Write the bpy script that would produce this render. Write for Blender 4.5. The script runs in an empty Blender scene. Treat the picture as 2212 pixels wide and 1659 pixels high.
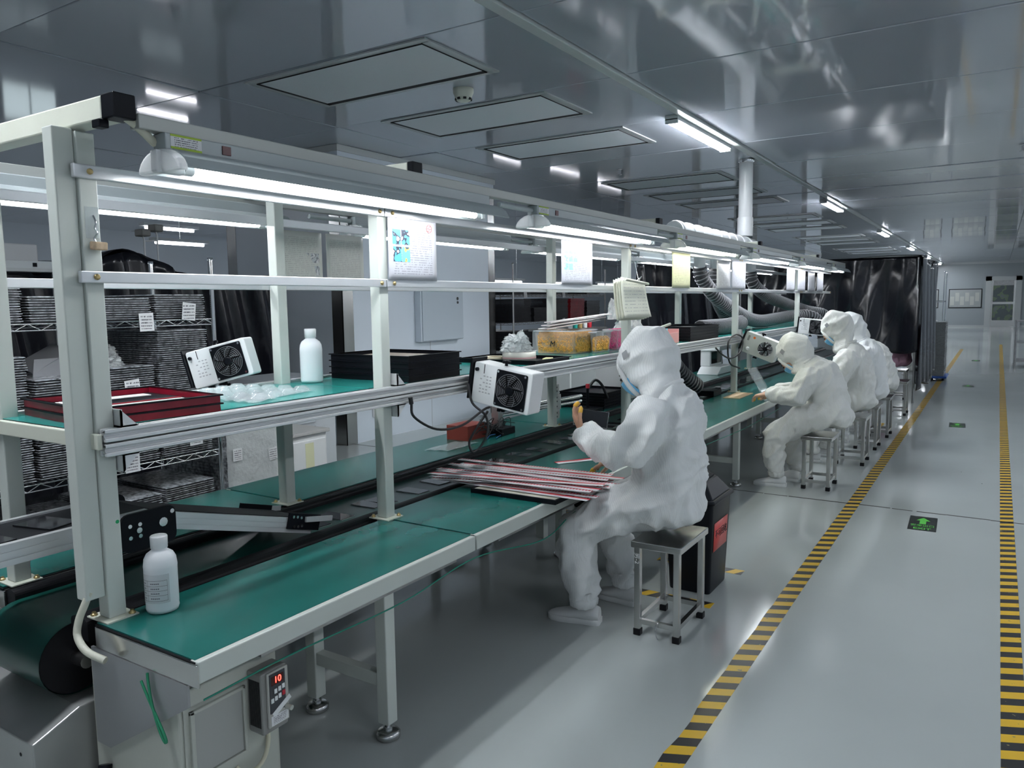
import bpy, bmesh, math, random
from mathutils import Vector, Matrix, Euler, noise
random.seed(7)
SC = bpy.context.scene
COL = SC.collection

# ------------------------------------------------------------------ camera
W, H, F = 2212.0, 1659.0, 1650.0
YAW, PITCH, ROLL = math.radians(32.447), math.radians(6.093), math.radians(-0.752)
fwd = Vector((-math.sin(YAW)*math.cos(PITCH), math.cos(YAW)*math.cos(PITCH), -math.sin(PITCH)))
rgt = Vector((math.cos(YAW), math.sin(YAW), 0)); upv = rgt.cross(fwd)
c_, s_ = math.cos(ROLL), math.sin(ROLL)
rgt, upv = c_*rgt + s_*upv, -s_*rgt + c_*upv
cam = bpy.data.cameras.new('camera'); camo = bpy.data.objects.new('camera', cam); COL.objects.link(camo)
camo.matrix_world = Matrix(((rgt.x, upv.x, -fwd.x, 0), (rgt.y, upv.y, -fwd.y, 0), (rgt.z, upv.z, -fwd.z, 1.6), (0, 0, 0, 1)))
cam.sensor_fit = 'HORIZONTAL'; cam.sensor_width = 36.0; cam.lens = 36.0*F/W; cam.clip_start = 0.05; cam.clip_end = 200
SC.camera = camo

# ------------------------------------------------------------------ world and colour management
wd = bpy.data.worlds.new('world'); SC.world = wd; wd.use_nodes = True
wd.node_tree.nodes['Background'].inputs[0].default_value = (0.75, 0.85, 0.9, 1)
wd.node_tree.nodes['Background'].inputs[1].default_value = 0.15
SC.view_settings.view_transform = 'Standard'; SC.view_settings.look = 'None'
SC.view_settings.gamma = 1.0; SC.view_settings.use_curve_mapping = False
SC.view_settings.exposure = 1.28
SC.cycles.max_bounces = 6; SC.cycles.diffuse_bounces = 3; SC.cycles.glossy_bounces = 3; SC.cycles.transmission_bounces = 4; SC.cycles.transparent_max_bounces = 6
SC.cycles.use_light_tree = False
SC.cycles.caustics_reflective = False; SC.cycles.caustics_refractive = False; SC.cycles.sample_clamp_indirect = 4.0
TUBE_STRENGTH = 16.0      # bench tube lamps
BATTEN_STRENGTH = 46.0    # ceiling lamps in the strip over the line
CEIL = 3.35

# ------------------------------------------------------------------ materials
MATS = {}
def mat(name, col, rough=0.5, metal=0.0, spec=0.5, emit=None, estr=0.0, trans=0.0, alpha=1.0, coat=0.0,
        bump=0.0, bscale=60.0, var=0.0, vscale=6.0, rvar=0.0, bdist=0.01, sss=0.0):
    if name in MATS: return MATS[name]
    m = bpy.data.materials.new(name); m.use_nodes = True
    nt = m.node_tree; b = nt.nodes['Principled BSDF']
    b.inputs['Base Color'].default_value = (*col, 1); b.inputs['Roughness'].default_value = rough
    b.inputs['Metallic'].default_value = metal; b.inputs['Specular IOR Level'].default_value = spec
    b.inputs['Transmission Weight'].default_value = trans; b.inputs['Alpha'].default_value = alpha
    b.inputs['Coat Weight'].default_value = coat; b.inputs['Coat Roughness'].default_value = 0.08
    if emit: b.inputs['Emission Color'].default_value = (*emit, 1); b.inputs['Emission Strength'].default_value = estr
    if var or bump or rvar:
        tc = nt.nodes.new('ShaderNodeTexCoord')
    if var:
        n = nt.nodes.new('ShaderNodeTexNoise'); n.inputs['Scale'].default_value = vscale; n.inputs['Detail'].default_value = 5
        nt.links.new(tc.outputs['Object'], n.inputs['Vector'])
        r = nt.nodes.new('ShaderNodeValToRGB')
        r.color_ramp.elements[0].position = 0.3; r.color_ramp.elements[1].position = 0.7
        r.color_ramp.elements[0].color = (*[c*(1-var) for c in col], 1); r.color_ramp.elements[1].color = (*[min(1, c*(1+var)) for c in col], 1)
        nt.links.new(n.outputs['Fac'], r.inputs['Fac']); nt.links.new(r.outputs['Color'], b.inputs['Base Color'])
    if rvar:
        n2 = nt.nodes.new('ShaderNodeTexNoise'); n2.inputs['Scale'].default_value = vscale*0.7; n2.inputs['Detail'].default_value = 4
        nt.links.new(tc.outputs['Object'], n2.inputs['Vector'])
        mr = nt.nodes.new('ShaderNodeMapRange'); mr.inputs['To Min'].default_value = max(0.02, rough-rvar); mr.inputs['To Max'].default_value = rough+rvar
        nt.links.new(n2.outputs['Fac'], mr.inputs['Value']); nt.links.new(mr.outputs['Result'], b.inputs['Roughness'])
    if bump:
        n3 = nt.nodes.new('ShaderNodeTexNoise'); n3.inputs['Scale'].default_value = bscale; n3.inputs['Detail'].default_value = 3
        nt.links.new(tc.outputs['Object'], n3.inputs['Vector'])
        bp = nt.nodes.new('ShaderNodeBump'); bp.inputs['Strength'].default_value = bump; bp.inputs['Distance'].default_value = bdist
        nt.links.new(n3.outputs['Fac'], bp.inputs['Height']); nt.links.new(bp.outputs['Normal'], b.inputs['Normal'])
    MATS[name] = m; return m

def N(m, t): return m.node_tree.nodes.new(t)
def LK(m, a, b): m.node_tree.links.new(a, b)

def stripe_mat(name, c1, c2, axis, freq, duty=0.5, slant=0.0, rough=0.4, bump=0.0, axis2=None, wear=0.0):
    """bands along one object axis (slanted by a second), flat print only"""
    m = mat(name, c1, rough); b = m.node_tree.nodes['Principled BSDF']
    tc = N(m, 'ShaderNodeTexCoord'); sp = N(m, 'ShaderNodeSeparateXYZ'); LK(m, tc.outputs['Object'], sp.inputs[0])
    mu = N(m, 'ShaderNodeMath'); mu.operation = 'MULTIPLY'; mu.inputs[1].default_value = slant
    LK(m, sp.outputs['XYZ'.index(axis2 or axis)], mu.inputs[0])
    ad = N(m, 'ShaderNodeMath'); ad.operation = 'ADD'; LK(m, sp.outputs['XYZ'.index(axis)], ad.inputs[0]); LK(m, mu.outputs[0], ad.inputs[1])
    m2 = N(m, 'ShaderNodeMath'); m2.operation = 'MULTIPLY'; m2.inputs[1].default_value = freq; LK(m, ad.outputs[0], m2.inputs[0])
    fr = N(m, 'ShaderNodeMath'); fr.operation = 'FRACT'; LK(m, m2.outputs[0], fr.inputs[0])
    gt = N(m, 'ShaderNodeMath'); gt.operation = 'GREATER_THAN'; gt.inputs[1].default_value = duty; LK(m, fr.outputs[0], gt.inputs[0])
    mx = N(m, 'ShaderNodeMix'); mx.data_type = 'RGBA'; mx.inputs['A'].default_value = (*c1, 1); mx.inputs['B'].default_value = (*c2, 1)
    LK(m, gt.outputs[0], mx.inputs['Factor']); out = mx.outputs['Result']
    if wear:
        n = N(m, 'ShaderNodeTexNoise'); n.inputs['Scale'].default_value = 28; n.inputs['Detail'].default_value = 6; LK(m, tc.outputs['Object'], n.inputs['Vector'])
        r = N(m, 'ShaderNodeMath'); r.operation = 'GREATER_THAN'; r.inputs[1].default_value = 1-wear; LK(m, n.outputs['Fac'], r.inputs[0])
        m3 = N(m, 'ShaderNodeMix'); m3.data_type = 'RGBA'; m3.inputs['B'].default_value = (0.30, 0.26, 0.12, 1)
        LK(m, r.outputs[0], m3.inputs['Factor']); LK(m, out, m3.inputs['A']); out = m3.outputs['Result']
    LK(m, out, b.inputs['Base Color'])
    if bump:
        bp = N(m, 'ShaderNodeBump'); bp.inputs['Strength'].default_value = bump; bp.inputs['Distance'].default_value = 0.004
        LK(m, gt.outputs[0], bp.inputs['Height']); LK(m, bp.outputs['Normal'], b.inputs['Normal'])
    return m

def print_mat(name, paper, ink, nlines=24, margin=0.1, fill=0.62):
    """paper with lines of illegibly small print, in Generated coordinates of a sheet whose long axes are y and z"""
    m = mat(name, paper, 0.35); b = m.node_tree.nodes['Principled BSDF']
    tc = N(m, 'ShaderNodeTexCoord'); sp = N(m, 'ShaderNodeSeparateXYZ'); LK(m, tc.outputs['Generated'], sp.inputs[0])
    m2 = N(m, 'ShaderNodeMath'); m2.operation = 'MULTIPLY'; m2.inputs[1].default_value = nlines; LK(m, sp.outputs[2], m2.inputs[0])
    fr = N(m, 'ShaderNodeMath'); fr.operation = 'FRACT'; LK(m, m2.outputs[0], fr.inputs[0])
    gt = N(m, 'ShaderNodeMath'); gt.operation = 'GREATER_THAN'; gt.inputs[1].default_value = fill; LK(m, fr.outputs[0], gt.inputs[0])
    mp = N(m, 'ShaderNodeMapping'); mp.inputs['Scale'].default_value = (1, 34, nlines*0.5); LK(m, tc.outputs['Generated'], mp.inputs['Vector'])
    n = N(m, 'ShaderNodeTexNoise'); n.inputs['Scale'].default_value = 1.0; n.inputs['Detail'].default_value = 3; LK(m, mp.outputs[0], n.inputs['Vector'])
    g2 = N(m, 'ShaderNodeMath'); g2.operation = 'GREATER_THAN'; g2.inputs[1].default_value = 0.47; LK(m, n.outputs['Fac'], g2.inputs[0])
    a1 = N(m, 'ShaderNodeMath'); a1.operation = 'MULTIPLY'; LK(m, gt.outputs[0], a1.inputs[0]); LK(m, g2.outputs[0], a1.inputs[1])
    last = a1
    for ch in (1, 2):
        for lim, op in ((margin, 'GREATER_THAN'), (1-margin, 'LESS_THAN')):
            q = N(m, 'ShaderNodeMath'); q.operation = op; q.inputs[1].default_value = lim; LK(m, sp.outputs[ch], q.inputs[0])
            w = N(m, 'ShaderNodeMath'); w.operation = 'MULTIPLY'; LK(m, last.outputs[0], w.inputs[0]); LK(m, q.outputs[0], w.inputs[1]); last = w
    mx = N(m, 'ShaderNodeMix'); mx.data_type = 'RGBA'; mx.inputs['A'].default_value = (*paper, 1); mx.inputs['B'].default_value = (*ink, 1)
    LK(m, last.outputs[0], mx.inputs['Factor']); LK(m, mx.outputs['Result'], b.inputs['Base Color'])
    return m

# room
M_floor = mat('floor_epoxy', (0.47, 0.51, 0.505), 0.11, spec=0.5, coat=0.0, var=0.05, vscale=0.9, rvar=0.04)
def speckle(m, scale, lim, col, size=0.12):
    b = m.node_tree.nodes['Principled BSDF']; src = b.inputs['Base Color'].links[0].from_socket
    tc = N(m, 'ShaderNodeTexCoord'); v = N(m, 'ShaderNodeTexVoronoi'); v.inputs['Scale'].default_value = scale
    LK(m, tc.outputs['Object'], v.inputs['Vector'])
    l1 = N(m, 'ShaderNodeMath'); l1.operation = 'LESS_THAN'; l1.inputs[1].default_value = size; LK(m, v.outputs['Distance'], l1.inputs[0])
    sp = N(m, 'ShaderNodeSeparateColor'); LK(m, v.outputs['Color'], sp.inputs[0])
    l2 = N(m, 'ShaderNodeMath'); l2.operation = 'LESS_THAN'; l2.inputs[1].default_value = lim; LK(m, sp.outputs[0], l2.inputs[0])
    mu = N(m, 'ShaderNodeMath'); mu.operation = 'MULTIPLY'; LK(m, l1.outputs[0], mu.inputs[0]); LK(m, l2.outputs[0], mu.inputs[1])
    mx = N(m, 'ShaderNodeMix'); mx.data_type = 'RGBA'; mx.inputs['B'].default_value = (*col, 1)
    LK(m, mu.outputs[0], mx.inputs['Factor']); LK(m, src, mx.inputs['A']); LK(m, mx.outputs['Result'], b.inputs['Base Color'])
speckle(M_floor, 6.0, 0.10, (0.03, 0.03, 0.035), 0.035)
M_ceil = mat('ceiling_panel_paint', (0.50, 0.535, 0.60), 0.06, spec=0.9, coat=0.5, rvar=0.02, vscale=2)
M_joint = mat('ceiling_joint', (0.62, 0.65, 0.65), 0.4)
M_trimw = mat('painted_trim', (0.55, 0.58, 0.58), 0.3)
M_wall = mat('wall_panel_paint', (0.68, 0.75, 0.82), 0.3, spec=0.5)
M_wallw = mat('wall_far_dimmed', (0.36, 0.40, 0.42), 0.3)  # low light at the far wall painted in as a darker wall colour
M_hepa = mat('filter_grille', (0.82, 0.86, 0.90), 0.7, bump=0.25, bscale=160)
M_black = mat('black_plastic', (0.005, 0.006, 0.009), 0.42, spec=0.16)
M_blackg = mat('black_gap', (0.01, 0.01, 0.012), 0.8)
M_blackf = mat('black_film', (0.010, 0.011, 0.016), 0.20, spec=0.45, bump=0.25, bscale=4, bdist=0.03)
M_steel = mat('stainless_steel', (0.56, 0.56, 0.55), 0.24, metal=1.0, rvar=0.08, vscale=5)
M_steeld = mat('brushed_steel', (0.40, 0.40, 0.40), 0.36, metal=1.0, var=0.12, vscale=14)
M_chrome = mat('chrome', (0.72, 0.73, 0.74), 0.12, metal=1.0)
M_paint = mat('grey_white_powder_coat', (0.60, 0.64, 0.60), 0.33, var=0.03, vscale=5)
M_paint2 = mat('warm_white_powder_coat', (0.70, 0.72, 0.62), 0.35, var=0.03)
M_cabinet = mat('cabinet_cream', (0.47, 0.49, 0.44), 0.42, var=0.04)
M_alu = mat('aluminium_profile', (0.74, 0.75, 0.76), 0.36, metal=0.55)
M_rail = mat('anodised_rail', (0.70, 0.72, 0.74), 0.32, metal=0.6)
M_white = mat('white_plastic', (0.80, 0.82, 0.83), 0.32)
M_lampe = mat('lamp_enamel', (0.40, 0.45, 0.46), 0.3)
M_whited = mat('white_enamel', (0.66, 0.70, 0.71), 0.28)
M_shade = mat('translucent_shade', (0.85, 0.87, 0.88), 0.35)
M_shade.node_tree.nodes['Principled BSDF'].inputs['Subsurface Weight'].default_value = 1.0
M_shade.node_tree.nodes['Principled BSDF'].inputs['Subsurface Scale'].default_value = 0.05
for _m in (M_shade,): _m.node_tree.nodes['Principled BSDF'].inputs['Subsurface Radius'].default_value = (1.0, 1.0, 1.0)
M_hdpe = mat('bottle_hdpe', (0.82, 0.85, 0.88), 0.30)
M_hdpe.node_tree.nodes['Principled BSDF'].inputs['Subsurface Weight'].default_value = 0.15; M_hdpe.node_tree.nodes['Principled BSDF'].inputs['Subsurface Radius'].default_value = (1.0, 1.0, 1.0)
M_green = mat('green_antistatic_mat', (0.014, 0.135, 0.120), 0.23, spec=0.5, var=0.16, vscale=2.2, rvar=0.07)
M_greenb = mat('green_belt', (0.007, 0.070, 0.056), 0.28, var=0.15, vscale=3)
M_belt = mat('black_belt', (0.010, 0.011, 0.014), 0.5, spec=0.3, var=0.2)
M_rubber = mat('black_rubber', (0.006, 0.006, 0.008), 0.5, spec=0.3)
M_tube = mat('lamp_tube_glow', (1, 1, 1), 0.5, emit=(0.97, 0.98, 1.0), estr=TUBE_STRENGTH)
M_tubey = mat('lamp_tube_glow_warm', (1, 1, 1), 0.5, emit=(1.0, 0.98, 0.80), estr=TUBE_STRENGTH*0.85)
M_tubefar = mat('far_tube_glow', (1, 1, 1), 0.5, emit=(0.93, 0.92, 1.0), estr=7)
M_batten = mat('ceiling_lamp_glow', (1, 1, 1), 0.5, emit=(0.90, 0.94, 1.0), estr=BATTEN_STRENGTH)
M_batten2 = mat('ceiling_lamp_glow_soft', (1, 1, 1), 0.5, emit=(0.90, 0.94, 1.0), estr=22.0)   # side lamp rows, kept weaker so the bench shadow on the floor holds
M_red = mat('red_plastic', (0.55, 0.02, 0.04), 0.35)
M_redtray = mat('red_tray_tape', (0.26, 0.008, 0.025), 0.3, var=0.3, vscale=12)
M_brass = mat('brass_screw', (0.55, 0.42, 0.20), 0.35, metal=1.0)
M_glass = mat('black_screen_glass', (0.012, 0.013, 0.016), 0.05, spec=0.8)
M_glassrim = mat('screen_rim', (0.35, 0.37, 0.38), 0.3)
M_clear = mat('clear_plastic', (0.78, 0.86, 0.88), 0.08, alpha=0.28, spec=0.8)
M_skin = mat('skin', (0.62, 0.36, 0.24), 0.5, var=0.08, vscale=20)
M_cot = mat('yellow_finger_cot', (0.75, 0.42, 0.04), 0.5)
M_shoe = mat('white_shoe', (0.72, 0.74, 0.74), 0.45, bump=0.1)
M_mask = mat('blue_face_mask', (0.16, 0.46, 0.72), 0.7)
M_hazard = stripe_mat('hazard_tape', (0.80, 0.50, 0.03), (0.025, 0.024, 0.026), 'Y', 8.4, 0.5, slant=-0.45, axis2='X', rough=0.35, wear=0.32)
M_paper = mat('white_paper', (0.80, 0.82, 0.82), 0.6)
M_print = print_mat('printed_sheet', (0.50, 0.51, 0.56), (0.30, 0.30, 0.34), 26)
M_printy = print_mat('yellow_printed_form', (0.52, 0.54, 0.38), (0.32, 0.32, 0.26), 22)
M_printo = print_mat('worn_printed_sheet', (0.55, 0.57, 0.53), (0.42, 0.43, 0.41), 28)
M_tag = print_mat('paper_tag_print', (0.74, 0.75, 0.76), (0.10, 0.10, 0.12), 6, 0.12, 0.55)
M_kraft = mat('grey_kraft_folder', (0.34, 0.35, 0.29), 0.8, var=0.06)
M_card = mat('brown_board', (0.30, 0.20, 0.12), 0.7)
M_duct = mat('grey_duct_hose', (0.035, 0.036, 0.042), 0.4)
M_ink = mat('black_ink', (0.02, 0.02, 0.02), 0.6)
M_dim = mat('dim_shelf_goods', (0.05, 0.052, 0.06), 0.5, var=0.4, vscale=8)

# ------------------------------------------------------------------ helpers
class MB:
    def __init__(s): s.v = []; s.f = []; s.sm = []
    def add(s, v, f, smooth=False):
        o = len(s.v); s.v += [tuple(p) for p in v]; s.f += [[i+o for i in q] for q in f]; s.sm += [smooth]*len(f); return s
    def box(s, x0, x1, y0, y1, z0, z1):
        v = [(x0, y0, z0), (x1, y0, z0), (x1, y1, z0), (x0, y1, z0), (x0, y0, z1), (x1, y0, z1), (x1, y1, z1), (x0, y1, z1)]
        return s.add(v, [(0, 3, 2, 1), (4, 5, 6, 7), (0, 1, 5, 4), (1, 2, 6, 5), (2, 3, 7, 6), (3, 0, 4, 7)])
    def obox(s, c, size, rot=(0, 0, 0)):
        R = Euler(rot).to_matrix(); a, b, d = [q/2 for q in size]; c = Vector(c)
        v = [c + R @ Vector(p) for p in ((-a, -b, -d), (a, -b, -d), (a, b, -d), (-a, b, -d), (-a, -b, d), (a, -b, d), (a, b, d), (-a, b, d))]
        return s.add(v, [(0, 3, 2, 1), (4, 5, 6, 7), (0, 1, 5, 4), (1, 2, 6, 5), (2, 3, 7, 6), (3, 0, 4, 7)])
    def hexa(s, b, t):            # frustum from bottom quad b and top quad t (counter-clockwise from above)
        return s.add(list(b)+list(t), [(3, 2, 1, 0), (4, 5, 6, 7), (0, 1, 5, 4), (1, 2, 6, 5), (2, 3, 7, 6), (3, 0, 4, 7)])
    def prism(s, poly, axis, a, b):   # polygon in the plane normal to axis, extruded a..b
        n = len(poly); f3 = {'x': lambda p, t: (t, p[0], p[1]), 'y': lambda p, t: (p[0], t, p[1]), 'z': lambda p, t: (p[0], p[1], t)}[axis]
        v = [f3(p, a) for p in poly] + [f3(p, b) for p in poly]
        f = [list(range(n))[::-1], list(range(n, 2*n))] + [(i, (i+1) % n, n+(i+1) % n, n+i) for i in range(n)]
        return s.add(v, f)
    def rings(s, rs, caps=True, smooth=True, closed=False):
        n = len(rs[0]); v = [p for r in rs for p in r]; f = []
        m = len(rs)
        for k in range(m if closed else m-1):
            for i in range(n):
                f.append((k*n+i, k*n+(i+1) % n, ((k+1) % m)*n+(i+1) % n, ((k+1) % m)*n+i))
        s.add(v, f, smooth)
        if caps and not closed:
            s.add(rs[0], [list(range(n))[::-1]]); s.add(rs[-1], [list(range(n))])
        return s
    def tube(s, pts, r, n=8, caps=True, closed=False):
        pts = [Vector(p) for p in pts]; m = len(pts); rs = []
        rr = r if isinstance(r, (list, tuple)) else [r]*m
        prev = None
        for k in range(m):
            d = (pts[(k+1) % m if closed else min(k+1, m-1)] - pts[(k-1) % m if closed else max(k-1, 0)])
            d = d.normalized() if d.length > 1e-9 else Vector((0, 0, 1))
            if prev is None:
                u = d.orthogonal().normalized()
            else:
                u = prev - d*prev.dot(d); u = u.normalized() if u.length > 1e-6 else d.orthogonal().normalized()
            prev = u; w = d.cross(u)
            rs.append([pts[k] + rr[k]*(math.cos(2*math.pi*i/n)*u + math.sin(2*math.pi*i/n)*w) for i in range(n)])
        return s.rings(rs, caps, True, closed)
    def cyl(s, p0, p1, r, r1=None, n=14): return s.tube([p0, p1], [r, r if r1 is None else r1], n)
    def lathe(s, prof, c=(0, 0, 0), n=24, axis='z', caps=True):
        rs = []
        for r, z in prof:
            ring = []
            for i in range(n):
                a = 2*math.pi*i/n; p = (r*math.cos(a), r*math.sin(a), z)
                if axis == 'x': p = (p[2], p[0], p[1])
                if axis == 'y': p = (p[1], p[2], p[0])
                ring.append((p[0]+c[0], p[1]+c[1], p[2]+c[2]))
            rs.append(ring)
        return s.rings(rs, caps)
    def sheet(s, P, nu, nv, th=0.0):     # P(u,v) -> point ; optional thickness via solidify later
        v = [P(i/nu, j/nv) for j in range(nv+1) for i in range(nu+1)]
        f = [(j*(nu+1)+i, j*(nu+1)+i+1, (j+1)*(nu+1)+i+1, (j+1)*(nu+1)+i) for j in range(nv) for i in range(nu)]
        return s.add(v, f, True)
    def build(s, name, m, parent=None, world=True, bevel=0.0, seg=2, kind=None, label=None, solid=0.0, origin=None):
        me = bpy.data.meshes.new(name)
        if parent is not None:
            off = Vector(parent['_o']) if (world and '_o' in parent.keys()) else Vector((0, 0, 0))
        else:
            xs = [p[0] for p in s.v]; ys = [p[1] for p in s.v]; zs = [p[2] for p in s.v]
            off = Vector(origin) if origin else Vector(((min(xs)+max(xs))/2, (min(ys)+max(ys))/2, min(zs)))
            if not world: off = Vector((0, 0, 0))
        me.from_pydata([(p[0]-off.x, p[1]-off.y, p[2]-off.z) for p in s.v], [], s.f)
        me.polygons.foreach_set('use_smooth', s.sm); me.update()
        me.materials.append(m)
        o = bpy.data.objects.new(name, me); COL.objects.link(o)
        if parent is not None: o.parent = parent
        else: o.location = off
        o['_o'] = list(off)
        if solid:
            md = o.modifiers.new('thickness', 'SOLIDIFY'); md.thickness = solid; md.offset = 0
        if bevel:
            md = o.modifiers.new('edges', 'BEVEL'); md.width = bevel; md.segments = seg; md.limit_method = 'ANGLE'; md.angle_limit = 0.6
        if kind: o['kind'] = kind
        if label: o['label'] = label
        return o
def tag(o, label, cat, group=None):
    o['label'] = label; o['category'] = cat
    if group: o['group'] = group
    return o
def thing(name, label, cat, loc=(0, 0, 0), rot=(0, 0, 0), group=None):
    o = bpy.data.objects.new(name, None); COL.objects.link(o); o.empty_display_size = 0.1
    o.location = loc; o.rotation_euler = rot; o['_o'] = list(loc)
    return tag(o, label, cat, group)
def cp(o, parent=None, loc=None, rot=None):
    c = o.copy(); COL.objects.link(c); c.parent = parent
    if loc is not None: c.location = loc
    if rot is not None: c.rotation_euler = rot
    return c
def copy_tree(o, loc, rot=None, label=None, parent=None):
    c = cp(o, parent, loc, rot)
    if label: c['label'] = label
    for ch in list(o.children):
        k = cp(ch, c)
        for g in list(ch.children): cp(g, k)
    return c
def structure(o): o['kind'] = 'structure'; return o
def text(body, size, m, parent, loc, R, name='lettering', label=None, ext=0.0004, shear=0.0, bold=0.0):
    cu = bpy.data.curves.new(name, 'FONT'); cu.body = body; cu.size = size; cu.align_x = 'CENTER'; cu.align_y = 'CENTER'
    cu.extrude = ext; cu.shear = shear; cu.offset = bold
    t = bpy.data.objects.new('tmp', cu); COL.objects.link(t)
    me = bpy.data.meshes.new_from_object(t.evaluated_get(bpy.context.evaluated_depsgraph_get()))
    bpy.data.objects.remove(t); bpy.data.curves.remove(cu)
    me.materials.clear(); me.materials.append(m); me.name = name
    o = bpy.data.objects.new(name, me); COL.objects.link(o); o.parent = parent
    o.matrix_local = Matrix.Translation(loc) @ R.to_4x4()
    if label: o['label'] = label
    return o
R_PX = Matrix(((0, 0, 1), (1, 0, 0), (0, 1, 0)))       # text facing +X (reads along +Y)
R_MY = Matrix(((1, 0, 0), (0, 0, -1), (0, 1, 0)))      # text facing -Y (reads along +X)
R_UP = Matrix(((1, 0, 0), (0, 1, 0), (0, 0, 1)))       # text facing up, top towards +Y
def bez(p0, p1, p2, p3, n=12):
    p0, p1, p2, p3 = map(Vector, (p0, p1, p2, p3)); out = []
    for i in range(n+1):
        t = i/n; out.append((1-t)**3*p0 + 3*(1-t)**2*t*p1 + 3*(1-t)*t*t*p2 + t**3*p3)
    return out
def spline(pts, n=6):        # Catmull-Rom
    P = [Vector(p) for p in pts]; P = [2*P[0]-P[1]] + P + [2*P[-1]-P[-2]]; out = []
    for i in range(1, len(P)-2):
        for k in range(n):
            t = k/n; a, b, c, d = P[i-1], P[i], P[i+1], P[i+2]
            out.append(0.5*((2*b) + (c-a)*t + (2*a-5*b+4*c-d)*t*t + (3*b-a-3*c+d)*t**3))
    out.append(P[-2]); return out
def rrect(x0, x1, y0, y1, r, n=4):
    out = []
    for cx, cy, a0 in ((x1-r, y1-r, 0), (x0+r, y1-r, 90), (x0+r, y0+r, 180), (x1-r, y0+r, 270)):
        for k in range(n+1):
            a = math.radians(a0+90*k/n); out.append((cx+r*math.cos(a), cy+r*math.sin(a)))
    return out

# ------------------------------------------------------------------ the room
XL, XR, YB, YF = -17.0, 5.2, -6.0, 47.2
structure(MB().box(XL, XR, YB, YF, -0.1, 0).build('floor', M_floor))
structure(MB().box(XL-.15, XL, YB, YF, 0, CEIL+.2).build('wall_left', M_wall))
structure(MB().box(XR, XR+.15, YB, YF, 0, CEIL+.2).build('wall_right', M_wall))
structure(MB().box(XL, XR, YB-.15, YB, 0, CEIL+.2).build('wall_back', M_wall))
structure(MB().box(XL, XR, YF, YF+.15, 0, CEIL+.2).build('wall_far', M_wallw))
ceil = structure(MB().box(XL, XR, YB, YF, CEIL+.03, CEIL+.2).build('ceiling', M_joint))
ceil['_o'] = list(ceil.location)
# ceiling panels: long bays between strips, 1.58 m rows
bays = [(-17, -14.2), (-14.2, -11.4), (-11.4, -8.5), (-8.5, -5.62), (-5.62, -2.64), (-2.54, 0.35), (0.35, 2.8), (2.8, 5.2)]
J0, JP = 4.12, 1.575
pm = {}
row = -6
while J0 + row*JP < YF:
    y0 = J0 + row*JP; y1 = y0 + JP; row += 1
    for bi, (x0, x1) in enumerate(bays):
        key = bi
        if key not in pm:
            g = 0.006
            o = MB().box(-(x1-x0)/2+g, (x1-x0)/2-g, -JP/2+g, JP/2-g, -0.03, 0.0).build('ceiling_panel', M_ceil, ceil, world=False, bevel=0.006)
            pm[key] = o
        else: o = cp(pm[key], ceil)
        o.location = Vector(((x0+x1)/2, (y0+y1)/2, CEIL+.03)) - ceil.location
        o.rotation_euler = (random.gauss(0, .0022), random.gauss(0, .0022), 0)
# painted cable strip in the ceiling that carries the ceiling lamps
structure(MB().box(-2.635, -2.545, YB, YF, CEIL-.022, CEIL+.02).build('trim_1', M_trimw, bevel=.006))
structure(MB().box(XL, XR, YF-.03, YF, CEIL-.06, CEIL).build('trim_2', M_trimw))
structure(MB().box(XL, XR, YF-.02, YF, 0, .09).build('baseboard_far', M_trimw))
# floor expansion joint
jm = MB()
xs = -17.0
while xs < XR:
    x2 = min(XR, xs+random.uniform(.12, .5)); o_ = random.uniform(-.006, .006)
    jm.box(xs, x2, 6.34+o_, 6.352+o_+random.uniform(0, .006), .0002, .0012); xs = x2 + random.uniform(0, .03)
structure(jm.build('trim_3', mat('joint_dirt', (0.06, .06, .06), .7)))

# filter units in the ceiling
def hepa(y0, label):
    x0, x1, y1 = -5.03, -3.34, y0+.80
    t = thing('ceiling_filter_unit', label, 'ceiling filter', ((x0+x1)/2, (y0+y1)/2, CEIL), group='filter units in the ceiling')
    m = MB(); w = .05
    for a in ((x0-.06, x1+.06, y0-.05, y0+.01), (x0-.06, x1+.06, y1-.01, y1+.05), (x0-.06, x0+.012, y0, y1), (x1-.012, x1+.06, y0, y1)):
        m.box(*a, CEIL-.012, CEIL-.0005)
    m.build('frame', M_trimw, t)
    m = MB()
    for a in ((x0+.012, x1-.012, y0+.01, y0+.016), (x0+.012, x1-.012, y1-.065, y1-.010), (x0+.012, x0+.045, y0+.01, y1-.01), (x1-.016, x1-.012, y0+.01, y1-.01)):
        m.box(*a, CEIL-.019, CEIL-.0005)
    m.build('shadow_band', M_blackg, t)  # solid black bands painted in for the shaded gap round the grille
    MB().box(x0+.045, x1-.016, y0+.016, y1-.065, CEIL-.018, CEIL-.0005).build('grille', M_hepa, t)
rows = [4.19, 5.77, 7.35, 10.6, 12.2, 13.7, 16.9, 18.5, 20.0, 23.1, 24.7, 26.2, 29.4, 31, 32.5]
ordn = ['nearest', 'second', 'third', 'fourth', 'fifth', 'sixth', 'seventh', 'eighth', 'ninth', 'tenth', 'eleventh', 'twelfth', 'thirteenth', 'fourteenth', 'fifteenth']
for y, n in zip(rows, ordn):
    hepa(y, f'flat grey filter grille in the ceiling, {n} from the viewer')

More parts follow.
